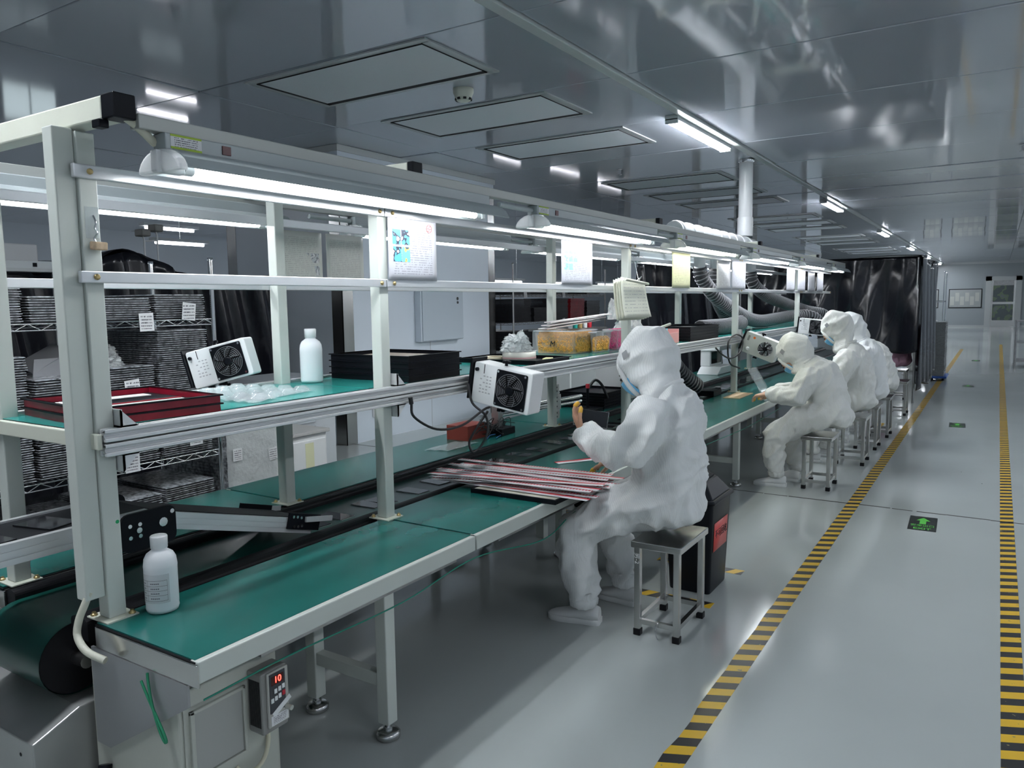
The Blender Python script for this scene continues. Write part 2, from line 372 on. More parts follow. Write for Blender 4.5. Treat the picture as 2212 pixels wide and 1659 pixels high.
# ceiling lamps on the strip
def batten(x, y0, L, label, grp='ceiling lamps in the cable strip'):
    t = thing('ceiling_lamp', label, 'ceiling lamp', (x, y0+L/2, CEIL), group=grp)
    MB().box(x-.065, x+.065, y0, y0+L, CEIL-.055, CEIL-.0005).build('housing', M_whited, t, bevel=.006)
    m = MB(); prof = [(x-.058, CEIL-.055), (x-.045, CEIL-.078), (x+.045, CEIL-.078), (x+.058, CEIL-.055)]
    m.prism(prof, 'y', y0+.03, y0+L-.03); m.build('diffuser', M_batten if x > -3 and x < -2 else M_batten2, t)
    for yy in (y0, y0+L-.03): MB().box(x-.06, x+.06, yy, yy+.03, CEIL-.082, CEIL-.04).build('end_cap', M_whited, t)
for k in range(-1, 6):
    batten(-2.70, 7.12+7.45*k, 1.72, f'glowing ceiling lamp in the cable strip, {["behind the viewer","nearest one in view","second from the viewer","third from the viewer","fourth from the viewer","fifth from the viewer","sixth from the viewer"][k+1]}')
nn = 0
for k in range(12):
    nn += 1
    batten(2.45, -4.2+3.9*k, 1.72, 'white ceiling lamp over the open floor right of the aisle', 'ceiling lamps right of the aisle')
for k in range(5):
    batten(-11.0, 1.5+6*k, 1.72, 'white ceiling lamp far left beyond the racks', 'ceiling lamps left of the racks')
# smoke detector and sprinklers
sm = thing('smoke_detector', 'cream round smoke detector under the ceiling beside the nearest filter', 'smoke detector', (-3.8, 5.29, CEIL))
MB().lathe([(.085, CEIL), (.085, CEIL-.03), (.078, CEIL-.045)], (-3.8, 5.29, 0), 24).build('base', M_paint2, sm)
MB().lathe([(.078, CEIL-.045), (.072, CEIL-.06), (.066, CEIL-.085), (.045, CEIL-.10), (.02, CEIL-.102)], (-3.8, 5.29, 0), 24).build('sensor_head', M_paint2, sm)
m = MB()
for k in range(8):
    a = k*math.pi/4; m.obox((-3.8+.064*math.cos(a), 5.29+.064*math.sin(a), CEIL-.084), (.012, .026, .016), (0, 0, a))
m.build('vent_slot', M_blackg, sm)
for i, (x, y) in enumerate(((-4.35, 9.6), (.15, 10.9), (-3.9, 17.2))):
    sp = thing('sprinkler_head', ['small sprinkler head under the ceiling left of the white pipe', 'small sprinkler head under the ceiling at the right edge', 'small sprinkler head under the ceiling far down the hall'][i], 'sprinkler', (x, y, CEIL))
    MB().cyl((x, y, CEIL-.0005), (x, y, CEIL-.07), .012).lathe([(.035, CEIL-.006), (.03, CEIL-.0005)], (x, y, 0)).build('pipe', M_chrome, sp)
    MB().lathe([(.03, CEIL-.075), (.03, CEIL-.071)], (x, y, 0), 10).build('deflector', M_chrome, sp)

# enclosed columns with stainless corners
tn = 4
for ci, y0 in enumerate((6.24, 18.2, 30.2)):
    x0, x1, y1 = -8.13, -6.2, y0+3.08
    structure(MB().box(x0, x1, y0, y1, 0, CEIL-.0005).build('wall_column', M_wall))
    for cx, cy in ((x1, y0), (x1, y1), (x0, y0)):
        sx = 1 if cx == x1 else -1; sy = 1 if cy == y1 else -1
        m = MB().box(min(cx, cx-sx*.16), max(cx, cx-sx*.16)+.004, cy-.004, cy+.004, 0, 3.15).box(cx-.004, cx+.004, min(cy, cy-sy*.16)-.004, max(cy, cy-sy*.16)+.004, 0, 3.15)
        structure(m.build(f'trim_{tn}', M_steel)); tn += 1
    # cornice
    structure(MB().box(x0-.02, x1+.02, y0-.02, y1+.02, CEIL-.07, CEIL-.001).build(f'trim_{tn}', M_trimw)); tn += 1
structure(MB().box(-6.199, -6.197, 6.24+1.55, 6.246+1.55, 0, 3.2).build(f'trim_{tn}', M_trimw))
# electrical cabinet on the near column, wall socket
ep = thing('electrical_panel', 'flat pale electrical cabinet door on the near column wall', 'electrical cabinet', (-6.19, 7.93, 1.12))
MB().box(-6.199, -6.10, 7.49, 8.38, 1.12, 1.765).build('box', M_wall, ep, bevel=.006)
MB().box(-6.10, -6.085, 7.51, 8.37, 1.13, 1.755).build('door', mat('panel_door', (.50, .57, .63), .35), ep, bevel=.004)
m = MB().lathe([(.022, 0), (.022, .008)], (-6.085, 8.24, 1.66), 12, 'x').lathe([(.018, 0), (.018, .01)], (-6.085, 8.24, 1.61), 12, 'x'); m.build('lock', M_steel, ep)
so = thing('wall_socket', 'white wall socket low on the near column wall', 'socket', (-6.19, 6.75, .36))
MB().box(-6.199, -6.175, 6.66, 6.86, .27, .48).build('plate', M_white, so, bevel=.006)
m = MB()
for a, b in ((6.73, .40), (6.79, .40), (6.74, .33), (6.78, .33)): m.box(-6.1755, -6.1735, a-.006, a+.006, b-.015, b+.015)
m.build('pin_slot', M_blackg, so)

# ------------------------------------------------------------------ the assembly line
ZT = 0.66
MODS = [(1.185, 2.465), (2.475, 5.09), (5.10, 7.72), (7.73, 10.35), (10.36, 12.98), (12.99, 15.6)]
LEGY = [[2.01], [4.12], [6.47], [8.85], [11.3], [14.0]]
wherew = ['nearest the viewer beside the white bottle', 'where the nearest worker sits', 'where the second worker sits', 'behind the second worker', 'near the black curtain', 'inside the black curtain']
def bench(x0, x1, y0, y1, legy, front, label, end_rail):
    # front: x of the operator side edge is x1 for the front bench, x0 for the rear bench
    t = thing('workbench', label, 'workbench', ((x0+x1)/2, (y0+y1)/2, 0), group='green topped benches of the line')
    MB().box(x0, x1-.004, y0+.004, y1, .60, .652).build('worktop', M_steeld, t)
    m = MB(); nu, nv = 6, max(6, int((y1-y0)/.1))
    e = random.Random(int(y0*100))
    m.box(x0, x1-.012, y0-.002, y1, .652, .6562); m.build('mat_underlay', M_rubber, t)
    MB().box(x0, x1-.020, y0+.004, y1-.001, .6562, ZT).build('green_mat', M_green, t)
    rx = (x1-.036, x1) if front else (x0, x0+.036)
    MB().box(*rx, y0, y1, .597, .6585).build('edge_rail', M_paint, t, bevel=.004)
    if end_rail: MB().box(x0, x1-.002, y0-.004, y0+.004, .585, .650).build('end_rail', M_steel, t, bevel=.002)
    for ly in legy:
        for lx in ((x0+.03, x1-.09) if front else (x0+.06, x1-.06)):
            MB().box(lx-.026, lx+.026, ly-.026, ly+.026, .06, .60).build('leg', M_paint, t, bevel=.004)
            MB().cyl((lx, ly, .03), (lx, ly, .07), .010).lathe([(.018, .03), (.018, .045)], (lx, ly, 0), 6).build('foot_screw', M_chrome, t)
            MB().lathe([(.040, 0), (.045, .004), (.045, .022), (.036, .030), (.012, .032)], (lx, ly, 0), 24).build('foot_pad', M_steel, t)
        a, b = ((x0+.056, x1-.116) if front else (x0+.086, x1-.086))
        MB().box(a, b, ly-.02, ly+.02, .20, .25).build('crossbar', M_paint, t, bevel=.003)
    # cable trough under the worktop
    if front: MB().box(x1-.16, x1-.06, y0+.25, y1-.05, .555, .5995).build('cable_trough', M_steeld, t)
    return t
for i, (a, b) in enumerate(MODS):
    bench(-2.245 if i == 0 else -2.30, -1.753, a, b, LEGY[i], True, f'green topped aisle side bench {wherew[i]}', i == 0)
wherer = ['nearest the viewer behind the small black conveyor', 'below the pale column wall', 'carrying the small robot arm', 'behind the ducts', 'near the black curtain', 'inside the black curtain']
for i, (a, b) in enumerate(MODS):
    bench(-3.34, -2.80, a, b, LEGY[i], False, f'green topped rear bench beyond the belt, {wherer[i]}', i == 0)

# main belt conveyor between the benches
cv = thing('belt_conveyor', 'long dark green belt conveyor running between the two rows of benches', 'conveyor', (-2.56, 8, 0))
def belt_loop(x0, x1, y0, y1, zc, r, m, n=14):
    prof = [(y1, zc+r)] + [(y0+r*math.cos(math.pi/2+math.pi*k/n), zc+r*math.sin(math.pi/2+math.pi*k/n)) for k in range(n+1)] + [(y1, zc-r)]
    mb = MB(); mb.rings([[(x0, *p) for p in prof], [(x0+.01, *p) for p in prof], [(x1-.01, *p) for p in prof], [(x1, *p) for p in prof]], caps=False, smooth=True)
    return mb
belt_loop(-2.745, -2.395, 1.20, 15.5, .511, .115, M_greenb).build('belt', M_greenb, cv)
MB().cyl((-2.743, 1.20, .511), (-2.397, 1.20, .511), .112, n=28).build('drum', M_rubber, cv)
for x0, x1, nm in ((-2.799, -2.745, 'side_lip'), (-2.395, -2.302, 'side_lip')):
    m = MB(); n = 8; w = (x1-x0)/2; cx = (x0+x1)/2
    prof = [(cx+w*math.cos(math.pi*k/n), .640+.018*math.sin(math.pi*k/n)) for k in range(n+1)] + [(x0, .585), (x1, .585)]
    m.prism(prof, 'y', 1.19, 15.5); m.build(nm, M_rubber, cv)
for x0 in (-2.795, -2.372):
    MB().box(x0, x0+.03, 1.36, 15.5, .44, .583).build('side_frame', M_paint, cv)
MB().cyl((-2.80, 1.20, .511), (-2.335, 1.20, .511), .022).build('drum_shaft', M_steel, cv)
for ly in (1.7, 4.4, 7.0, 9.6, 12.2): MB().box(-2.60, -2.54, ly-.03, ly+.03, 0, .44).build('leg', M_paint, cv)
# sheet metal cover under the drum
ec = thing('conveyor_end_cover', 'grey sheet metal cover sloping out below the conveyor drum', 'machine cover', (-2.7, 1.1, 0))
m = MB(); m.prism([(1.32, .0), (1.02, .0), (1.02, .33), (1.06, .345), (1.16, .385), (1.32, .385)], 'x', -2.94, -2.325); m.build('cover', mat('sheet_metal', (.42, .43, .42), .38, metal=.55, var=.06), ec, bevel=.004)
m = MB()
for xx in (-2.88, -2.62, -2.40): m.lathe([(.006, 0), (.006, .003)], (xx, 1.019, .28), 8, 'y')
m.build('screw', M_blackg, ec)
MB().box(-3.36, -2.945, 1.10, 1.165, 0, .585).build('side_panel', mat('sheet_metal2', (.44, .45, .44), .42, metal=.4), ec, bevel=.004)
# drive cabinet with inverter
cb = thing('drive_cabinet', 'cream steel drive cabinet under the near end of the bench', 'cabinet', (-2.05, 1.33, 0))
MB().box(-2.30, -1.862, 1.19, 1.53, 0, .545).build('body', M_cabinet, cb, bevel=.006)
MB().box(-1.862, -1.856, 1.20, 1.52, .02, .54).build('door', M_cabinet, cb, bevel=.003)
fr = MB().box(-1.857, -1.846, 1.215, 1.40, .27, .275).box(-1.857, -1.846, 1.215, 1.40, .465, .475).box(-1.857, -1.846, 1.215, 1.228, .27, .475).box(-1.857, -1.846, 1.39, 1.40, .27, .475).build('inspection_frame', M_cabinet, cb, bevel=.002)
MB().box(-1.8575, -1.852, 1.23, 1.388, .277, .463).build('inspection_panel', mat('cabinet_inset', (.38, .39, .37), .4), cb)
pull = MB().tube(bez((-1.855, 1.36, .235), (-1.82, 1.37, .19), (-1.82, 1.46, .20), (-1.855, 1.48, .29)), .007).build('pull_cable', mat('beige_cable', (.62, .60, .46), .5), cb)
vf = MB().box(-1.856, -1.79, 1.412, 1.508, .322, .515).build('inverter', mat('inverter_case', (.25, .25, .24), .5), cb, bevel=.006)
m = MB()
for k in range(11): m.box(-1.846+.0045*k, -1.8438+.0045*k, 1.4105, 1.4125, .345, .49)
def sub(o): o['_o'] = vf['_o']; return o
m.build('vent_slot', M_blackg, vf)
MB().box(-1.791, -1.782, 1.428, 1.506, .34, .512).build('front_plate', mat('inverter_front', (.42, .42, .39), .45), vf, bevel=.003)
MB().box(-1.7825, -1.780, 1.434, 1.492, .385, .506).build('keypad', mat('keypad', (.035, .04, .05), .3), vf)
MB().box(-1.7802, -1.7795, 1.440, 1.486, .470, .498).build('display', mat('display_dark', (.05, .004, .004), .2), vf)
rd = mat('display_digits', (1, .05, .04), .4, emit=(1, .03, .02), estr=5)
vfo = Vector(vf['_o'])
text('10', .028, rd, vf, Vector((-1.7790, 1.464, .484))-vfo, R_PX, 'digits')
m = MB()
for (a, b) in ((1.455, .450), (1.470, .452), (1.484, .455), (1.442, .424), (1.456, .427), (1.470, .430)): m.box(-1.7802, -1.7785, a-.005, a+.005, b-.007, b+.007)
m.build('key', M_white, vf)
MB().box(-1.7802, -1.7783, 1.479, 1.490, .426, .441).build('stop_key', M_red, vf)
m = MB().obox((-1.7795, 1.476, .395), (.001, .075, .016), (.5, 0, 0)); m.build('tape_note', M_paper, vf)
MB().cyl((-1.782, 1.494, .385), (-1.760, 1.497, .383), .008).build('knob', M_cabinet, vf)
MB().box(-1.7815, -1.7807, 1.436, 1.50, .345, .375).build('rating_label', M_tag, vf)
# gusset plate and cable at the near end
gp = thing('gusset_plate', 'grey triangular steel gusset below the near corner of the bench', 'bracket', (-2.0, 1.188, .3))
m = MB().prism([(-2.27, .584), (-1.80, .584), (-1.80, .52), (-2.20, .28), (-2.27, .28)], 'y', 1.179, 1.187); m.build('plate', mat('gusset', (.36, .37, .38), .35, metal=.6), gp)
MB().tube(bez((-1.97, 1.172, .58), (-1.96, 1.165, .5), (-1.91, 1.165, .4), (-1.90, 1.17, .395)) + bez((-1.90, 1.17, .395), (-1.88, 1.17, .40), (-1.93, 1.165, .46), (-2.0, 1.17, .55))[1:], .004, 6).build('green_string', mat('green_cord', (.02, .26, .13), .5), gp)
tag(MB().tube(spline([(-2.245, 1.175, .76), (-2.25, 1.16, .725), (-2.26, 1.145, .68), (-2.255, 1.135, .635), (-2.21, 1.135, .60), (-2.15, 1.155, .578)]), .011, 10).build('power_cable', mat('beige_sleeve', (.60, .60, .50), .55, bump=.3)), 'thick beige cable hanging from the trunking at the near bench corner', 'cable')
tag(MB().tube(spline([(-2.23, 1.175, .22), (-2.20, 1.14, .12), (-2.15, 1.10, .02)]), .02, 10).build('drain_hose', M_black), 'short black hose below the grey gusset plate', 'hose')
# green cord strung below the front rail
tag(MB().tube(spline([(-1.745, 1.19, .555), (-1.742, 1.5, .56), (-1.742, 2.0, .545), (-1.742, 2.45, .575), (-1.742, 3.0, .50), (-1.742, 3.4, .56), (-1.742, 4.4, .53), (-1.742, 5.2, .56), (-1.742, 6.4, .53), (-1.742, 7.6, .55)], 8), .0028, 6).build('green_cord', mat('green_cord2', (.01, .24, .16), .4)), 'thin green cord strung below the front bench rail', 'cord')

# small black belt conveyor sloping down onto the main belt
mc = thing('feeder_conveyor', 'small black belt conveyor with white aluminium sides sloping onto the main belt', 'conveyor', (-2.55, 1.2, .65))
X0, X1 = -2.705, -2.43
def side_profile(mb, x, p0, p1, h):
    (ya, za), (yb, zb) = p0, p1
    L = math.hypot(yb-ya, zb-za); an = math.atan2(zb-za, yb-ya)
    for dz, hh, w in ((0, h*.30, .022), (-h*.30, h*.06, .016), (-h*.36, h*.30, .022), (-h*.66, h*.06, .016), (-h*.72, h*.28, .022)):
        cy, cz = (ya+yb)/2, (za+zb)/2 + dz - hh/2
        mb.obox((x, cy, cz), (w, L, hh), (an, 0, 0))
for x in (X0, X1):
    m = MB(); side_profile(m, x, (.55, .915), (1.48, .915), .066); side_profile(m, x, (1.50, .905), (2.20, .700), .062); m.build('side_profile', M_alu, mc)
MB().box(X0+.012, X1-.012, .50, 1.50, .895, .909).build('belt', M_belt, mc)
m = MB(); m.obox((-2.5625, 1.86, .797), (.25, .76, .012), (math.atan2(-.205, .70), 0, 0)); m.build('belt', M_belt, mc)
for x, s in ((X0-.016, -1), (X1+.016, 1)):
    m = MB(); m.prism(rrect(1.375, 1.575, .785, .915, .03), 'x', x-.006, x+.006); m.build('joint_plate', M_black, mc)
    m = MB(); m.obox((x, 2.16, .700), (.012, .17, .066), (math.atan2(-.205, .70), 0, 0)); m.build('end_plate', M_black, mc)
    m = MB(); m.obox((x+s*.010, 2.235, .695), (.008, .15, .022), (math.atan2(-.14, .70), 0, 0)); m.build('tension_arm', M_alu, mc)
    m = MB()
    for a, b, r in ((1.405, .875, .007), (1.44, .875, .007), (1.405, .835, .007), (1.44, .835, .007), (1.437, .855, .010), (1.525, .862, .016), (1.56, .893, .008), (2.10, .735, .006), (2.12, .73, .006), (2.14, .722, .006), (2.10, .695, .006), (2.12, .69, .006), (2.14, .688, .006)):
        MB().lathe([(r, 0), (r, .004*s)], (x+s*.006, a, b), 10, 'x').build('bolt', M_chrome, mc)
for yy in (.62, .85):
    MB().box(-2.70, -2.66, yy-.02, yy+.02, .2, .851).build('support', M_steeld, mc)
for k, yy in enumerate((.85, 1.02, 1.22)):
    o = tag(MB().obox((-2.56+.03*(k % 2), yy, .9125), (.16, .11, .005), (0, 0, .12*k)).build('glass_screen', M_glass, bevel=.001), ['black glass panel at the left end of the small conveyor', 'black glass panel in the middle of the small conveyor', 'black glass panel before the bend of the small conveyor'][k], 'screen panel', 'panels on the small conveyor')

# screens riding on the main belt
ph = MB().box(-.075, .075, -.045, .045, 0, .004).build('phone_screen', M_glass, None, world=False, bevel=.001)
MB().box(-.077, .077, -.047, .047, -.0001, .0015).build('rim', M_glassrim, ph, world=False)
rp = random.Random(3); k = 0
ys = [2.33, 2.47, 2.70, 2.78, 3.02, 3.24, 3.46, 3.6, 3.72, 3.88, 4.1, 4.3] + [4.6+.16*i+rp.uniform(-.03, .03) for i in range(14)] + [7.0+.13*i for i in range(26)]
for yy in ys:
    lab = 'black screen panel lying on the moving dark green belt'
    o = ph if k == 0 else copy_tree(ph, (0, 0, 0))
    o.location = (-2.56+rp.uniform(-.025, .03), yy, .6262); o.rotation_euler = (0, 0, rp.uniform(-.12, .12))
    tag(o, lab, 'screen panel', 'screens on the belt'); k += 1

# ------------------------------------------------------------------ overhead frame with shelf
of = thing('overhead_frame', 'pale steel overhead frame of posts, rails and a green topped shelf along the line', 'frame', (-2.54, 1.25, .66))
FP = [1.245, 2.49, 5.08, 7.78, 10.6]; RP = [1.25, 2.445, 5.03, 7.73, 10.5]
CB = [1.24, 2.49, 5.16, 7.86, 10.75]
def post(x, y, ztop=2.10):
    MB().box(x-.0275, x+.0275, y-.0275, y+.0275, .664, ztop).build('post', M_paint, of, bevel=.004)
    MB().box(x-.056, x+.056, y-.05, y+.05, .6602, .6642).build('base_plate', M_paint2, of)
    m = MB()
    for s in (-1, 1): m.lathe([(.010, .6642), (.010, .670), (.006, .670), (.006, .676)], (x+s*.042, y+.036*s, 0), 6)
    m.build('base_bolt', M_brass, of)
for y in FP: post(-2.2535, y)
for y in RP: post(-2.8385, y)
for i, y in enumerate(CB):
    xr = -2.075 if i == 0 else -2.055
    MB().box(-3.15, xr, y-.03, y+.03, 2.108, 2.172).build('cross_beam', M_paint2, of, bevel=.005)
    MB().box(xr+.0005, xr+.062 if i == 0 else xr+.03, y-.031, y+.033, 2.107, 2.174).build('end_cap', M_black, of, bevel=.004)
MB().box(-2.10, -2.065, 1.195, 1.225, 2.085, 2.107).build('end_cap', M_black, of, bevel=.003)
for x in (-2.03, -3.09):
    MB().box(x-.022, x+.022, 1.275, 12.7, 2.088, 2.128).build('lamp_beam', mat('lamp_beam_grey', (.42, .44, .42), .4, metal=.3), of, bevel=.003)
for (x, s) in ((-2.226, 1), (-2.866, -1)):
    for z0, z1, nm in ((1.968, 2.006, 'top_rail'), (1.672, 1.706, 'middle_rail')):
        xa, xb = (x, x+.018) if s > 0 else (x-.018, x)
        for (ya, yb) in ((1.197, 2.488), (2.492, 5.08), (5.084, 7.78), (7.784, 10.6), (10.604, 12.7)):
            MB().box(min(xa, xb), max(xa, xb), ya, yb, z0, z1).build(nm, M_rail, of, bevel=.003)
            m = MB()
            for yy in (ya+.045, yb-.03): m.lathe([(.009, 0), (.009, .004*s), (.005, .007*s)], (xb if s > 0 else xa, yy, (z0+z1)/2), 8, 'x')
            m.build('rail_screw', M_brass, of)
# trunking on the first post
MB().box(-2.288, -2.236, 1.158, 1.217, .735, 2.106).build('cable_trunking', M_paint, of, bevel=.004)
# aluminium shelf rails (two stacked slotted profiles)
def tslot(x, z, s=.038):
    h = s/2; a = .0075; b = .016
    return [(x-h, z-h), (x-a, z-h), (x-a, z-h+b), (x+a, z-h+b), (x+a, z-h), (x+h, z-h), (x+h, z-a), (x+h-b, z-a), (x+h-b, z+a), (x+h, z+a), (x+h, z+h), (x+a, z+h), (x+a, z+h-b), (x-a, z+h-b), (x-a, z+h), (x-h, z+h)]
for z in (1.2255, 1.1825):
    MB().prism(tslot(-2.2055, z), 'y', 1.222, 12.7).build('shelf_rail', M_alu, of, bevel=.002)
    MB().prism(tslot(-2.886, z), 'y', 1.222, 12.7).build('shelf_rail', M_alu, of, bevel=.002)
for y in FP:
    for z, s in ((1.2435, 1), (1.1645, -1)):
        m = MB(); yy = y+.0285
        m.box(-2.2455, -2.1905, yy, yy+.006, min(z, z+s*.055), max(z, z+s*.055)); m.box(-2.2455, -2.1905, yy, yy+.055, min(z, z+s*.006), max(z, z+s*.006))
        for xx in (-2.2455, -2.1945): m.prism([(yy, z), (yy+.055, z), (yy, z+s*.055)], 'x', xx, xx+.004)
        m.build('corner_bracket', M_alu, of)
        MB().lathe([(.009, 0), (.009, .006)], (-2.216, yy+.006, z+s*.03), 8, 'y').build('bracket_bolt', M_chrome, of)
for (a, b) in ((1.222, 2.46), (2.46, 5.05), (5.05, 7.75), (7.75, 10.57), (10.57, 12.7)):
    MB().box(-2.866, -2.285, a, b-.003, 1.198, 1.2305).build('shelf_board', M_paint2, of, bevel=.002)
    MB().box(-2.862, -2.305, a+.004, b-.001, 1.2305, 1.2325).build('shelf_underlay', M_rubber, of)
    MB().box(-2.86, -2.312, a+.006, b-.001, 1.2325, 1.235).build('shelf_mat', mat('green_shelf_mat', (.03, .29, .26), .2, var=.12, vscale=2.5, rvar=.06), of)
MB().box(-2.90, -2.20, 1.205, 1.2205, 1.185, 1.232).build('shelf_end_rail', M_paint2, of, bevel=.003)
m = MB().box(-2.304, -2.2855, 1.66, 1.90, 1.2306, 1.2316); m.build('red_tape', M_red, of)
m = MB().box(-2.304, -2.2855, 3.62, 3.9, 1.2306, 1.2316); m.build('red_tape', M_red, of)
MB().lathe([(.006, 0), (.006, .0006)], (-2.2265, 1.262, .955), 12, 'x').build('green_sticker', mat('green_dot', (.0, .35, .12), .5), of)
# cable out of the open beam end into the first lamp
tag(MB().tube(bez((-2.074, 1.238, 2.135), (-2.02, 1.25, 2.12), (-2.03, 1.30, 2.085), (-2.045, 1.343, 2.062)), .012, 8).build('lamp_cable', mat('lamp_cable', (.62, .62, .50), .5)), 'beige cable from the open beam end into the nearest tube lamp', 'cable')
# pegs, clip and cork hanging on the first post
hk = thing('post_hook', 'white sticky hook with bulldog clips and a cork block on the first post', 'hook', (-2.22, 1.25, 1.84))
MB().box(-2.2255, -2.223, 1.228, 1.268, 1.80, 1.89).build('adhesive_pad', M_clear, hk, bevel=.002)
MB().tube(spline([(-2.221, 1.25, 1.865), (-2.212, 1.252, 1.845), (-2.216, 1.25, 1.83), (-2.212, 1.254, 1.815), (-2.218, 1.248, 1.80), (-2.214, 1.252, 1.785)]), .003, 6).build('wire_clip', M_chrome, hk)
MB().obox((-2.205, 1.252, 1.778), (.028, .040, .024), (0, .1, .1)).build('cork_block', mat('cork', (.50, .38, .26), .8, var=.2, vscale=60), hk, bevel=.004)

# ------------------------------------------------------------------ bench tube lamps
def bench_lamp(x, y0, label, warm=False, L=1.62):
    t = thing('tube_lamp', label, 'tube lamp', (x, y0+L/2, 2.0), group='tube lamps over the line')
    MB().box(x-.03, x+.03, y0, y0+L, 2.040, 2.087).build('housing', M_lampe, t, bevel=.004)
    prof = [(.028, 2.046), (.055, 2.038), (.080, 2.018), (.098, 1.990)]
    m = MB(); n = len(prof); sec = [(-a, b) for a, b in prof[::-1]] + prof
    sec2 = [(p[0]*.97, p[1]-.004) for p in sec]
    full = [(x+p[0], p[1]) for p in sec] + [(x+p[0], p[1]) for p in sec2[::-1]]
    m.prism(full, 'y', y0+.02, y0+L+.06); m.build('reflector', M_lampe, t)
    MB().cyl((x, y0+.10, 1.995), (x, y0+L-.08, 1.995), .015, n=8).build('tube', M_tubey if warm else M_tube, t)
    for yy, s in ((y0+.10, -1), (y0+L-.08, 1)):
        MB().cyl((x, yy, 1.995), (x, yy+s*.03, 1.995), .0155, n=12).build('tube_cap', M_white, t)
    m = MB(); sec = [(x+.10*math.cos(math.pi*k/12), 1.978+.066*math.sin(math.pi*k/12)) for k in range(13)]
    m.prism(sec, 'y', y0-.008, y0+.022); m.build('end_shade', M_shade, t, bevel=.008)
    MB().box(x-.016, x+.016, y0-.022, y0+.07, 1.978, 2.04).build('lamp_holder', M_white, t, bevel=.006)
    MB().box(x-.02, x+.02, y0+L-.05, y0+L-.02, 1.978, 2.04).build('lamp_holder', M_white, t, bevel=.006)
    s = 1 if x > -2.5 else -1
    MB().box(x+s*.0302, x+s*.0312, y0+.015, y0+.115, 2.047, 2.083).build('rating_label', M_tag, t)
    MB().box(x+s*.0303, x+s*.0314, y0+.015, y0+.115, 2.079, 2.085).box(x+s*.0303, x+s*.0314, y0+.015, y0+.115, 2.045, 2.051).build('label_stripe', mat('lime', (.42, .58, .05), .5), t)
    MB().box(x+s*.030, x+s*.034, y0+.185, y0+.215, 2.052, 2.078).build('rocker_switch', mat('switch_red', (.10, .01, .012), .3), t, bevel=.001)
    if y0 > 1.4: MB().cyl((x, y0-.31, 2.062), (x, y0-.01, 2.062), .012, n=10).build('cable_sleeve', M_lampe, t)
    for yy in (y0+.3, y0+L-.3): MB().box(x-.03, x+.005, yy, yy+.02, 2.085, 2.0877).build('hanger', M_steel, t)
ny = [1.34, 3.39, 5.38, 7.42, 9.48, 11.55]
nm = ['nearest', 'second', 'third', 'fourth', 'fifth', 'sixth']
for i, y in enumerate(ny): bench_lamp(-2.02, y, f'glowing tube lamp on the aisle side of the frame, {nm[i]} from the viewer', i == 2, 1.62 if i < 5 else 1.05)
for i, y in enumerate([1.0, 3.18, 5.14, 7.18, 9.2, 11.2]): bench_lamp(-3.07, y, f'glowing tube lamp on the rear side of the frame, {nm[i]} from the viewer', False, 1.62 if i < 5 else 1.4)

# ------------------------------------------------------------------ things on the benches and the shelf
ZS = 1.2352
def tray(name, cx, cy, z, lx, ly, h, m, label, rz=0, group=None, base=None, lipm=None):
    t = thing(name, label, 'tray', (cx, cy, z), (0, 0, rz), group)
    a, b = lx/2, ly/2
    MB().box(-a+.006, a-.006, -b+.006, b-.006, 0, .005).build('base', base or m, t, world=False)
    q = MB(); w = .006
    q.box(-a, a, -b, -b+w, 0, h); q.box(-a, a, b-w, b, 0, h); q.box(-a, -a+w, -b+w, b-w, 0, h); q.box(a-w, a, -b+w, b-w, 0, h)
    q.build('wall', m, t, world=False)
    q = MB(); e = .008
    q.box(-a-e, a+e, -b-e, -b+w, h-.005, h); q.box(-a-e, a+e, b-w, b+e, h-.005, h); q.box(-a-e, -a+w, -b, b, h-.005, h); q.box(a-w, a+e, -b, b, h-.005, h)
    q.build('rim', lipm or m, t, world=False)
    return t
# stack of four black trays
for k in range(4):
    tray('black_tray', -2.555, 2.93, ZS+.031*k, .50, .40, .030, M_black, f'black tray stacked beside the shelf bottle, {["bottom of four", "second from the bottom", "third from the bottom", "topmost, holding a brown board"][k]}', 0, 'stack of black trays')
tag(MB().box(-2.77, -2.34, 2.76, 3.10, ZS+.031*3+.0055, ZS+.031*3+.014).build('board_insert', mat('taupe_board', (.34, .28, .23), .6)), 'flat brown board lying in the top black tray', 'board')
# two red sided trays with film frames
for k in range(2):
    tray('red_tray', -2.56, 1.50, ZS+.030*k, .50, .44, .029, M_redtray, ['lower red sided black tray near the first post', 'upper red sided black tray near the first post, holding film strips'][k], -.10, 'red sided trays', base=M_black, lipm=M_black)
zt2 = ZS+.030+.0055
for k, (x, y, w, l, c) in enumerate(((-2.45, 1.50, .10, .34, M_paper), (-2.58, 1.52, .10, .34, M_black), (-2.70, 1.50, .06, .34, M_paper), (-2.51, 1.50, .008, .36, M_red))):
    tag(MB().obox((x, y, zt2+.002+.001*k), (w, l, .003), (0, 0, -.1)).build('film_strip', c), ['perforated white strip lying in the upper red tray', 'black film sheet lying in the upper red tray', 'narrow white strip at the back of the upper red tray', 'thin red edged strip in the upper red tray'][k], 'film strip', 'strips in the red tray')
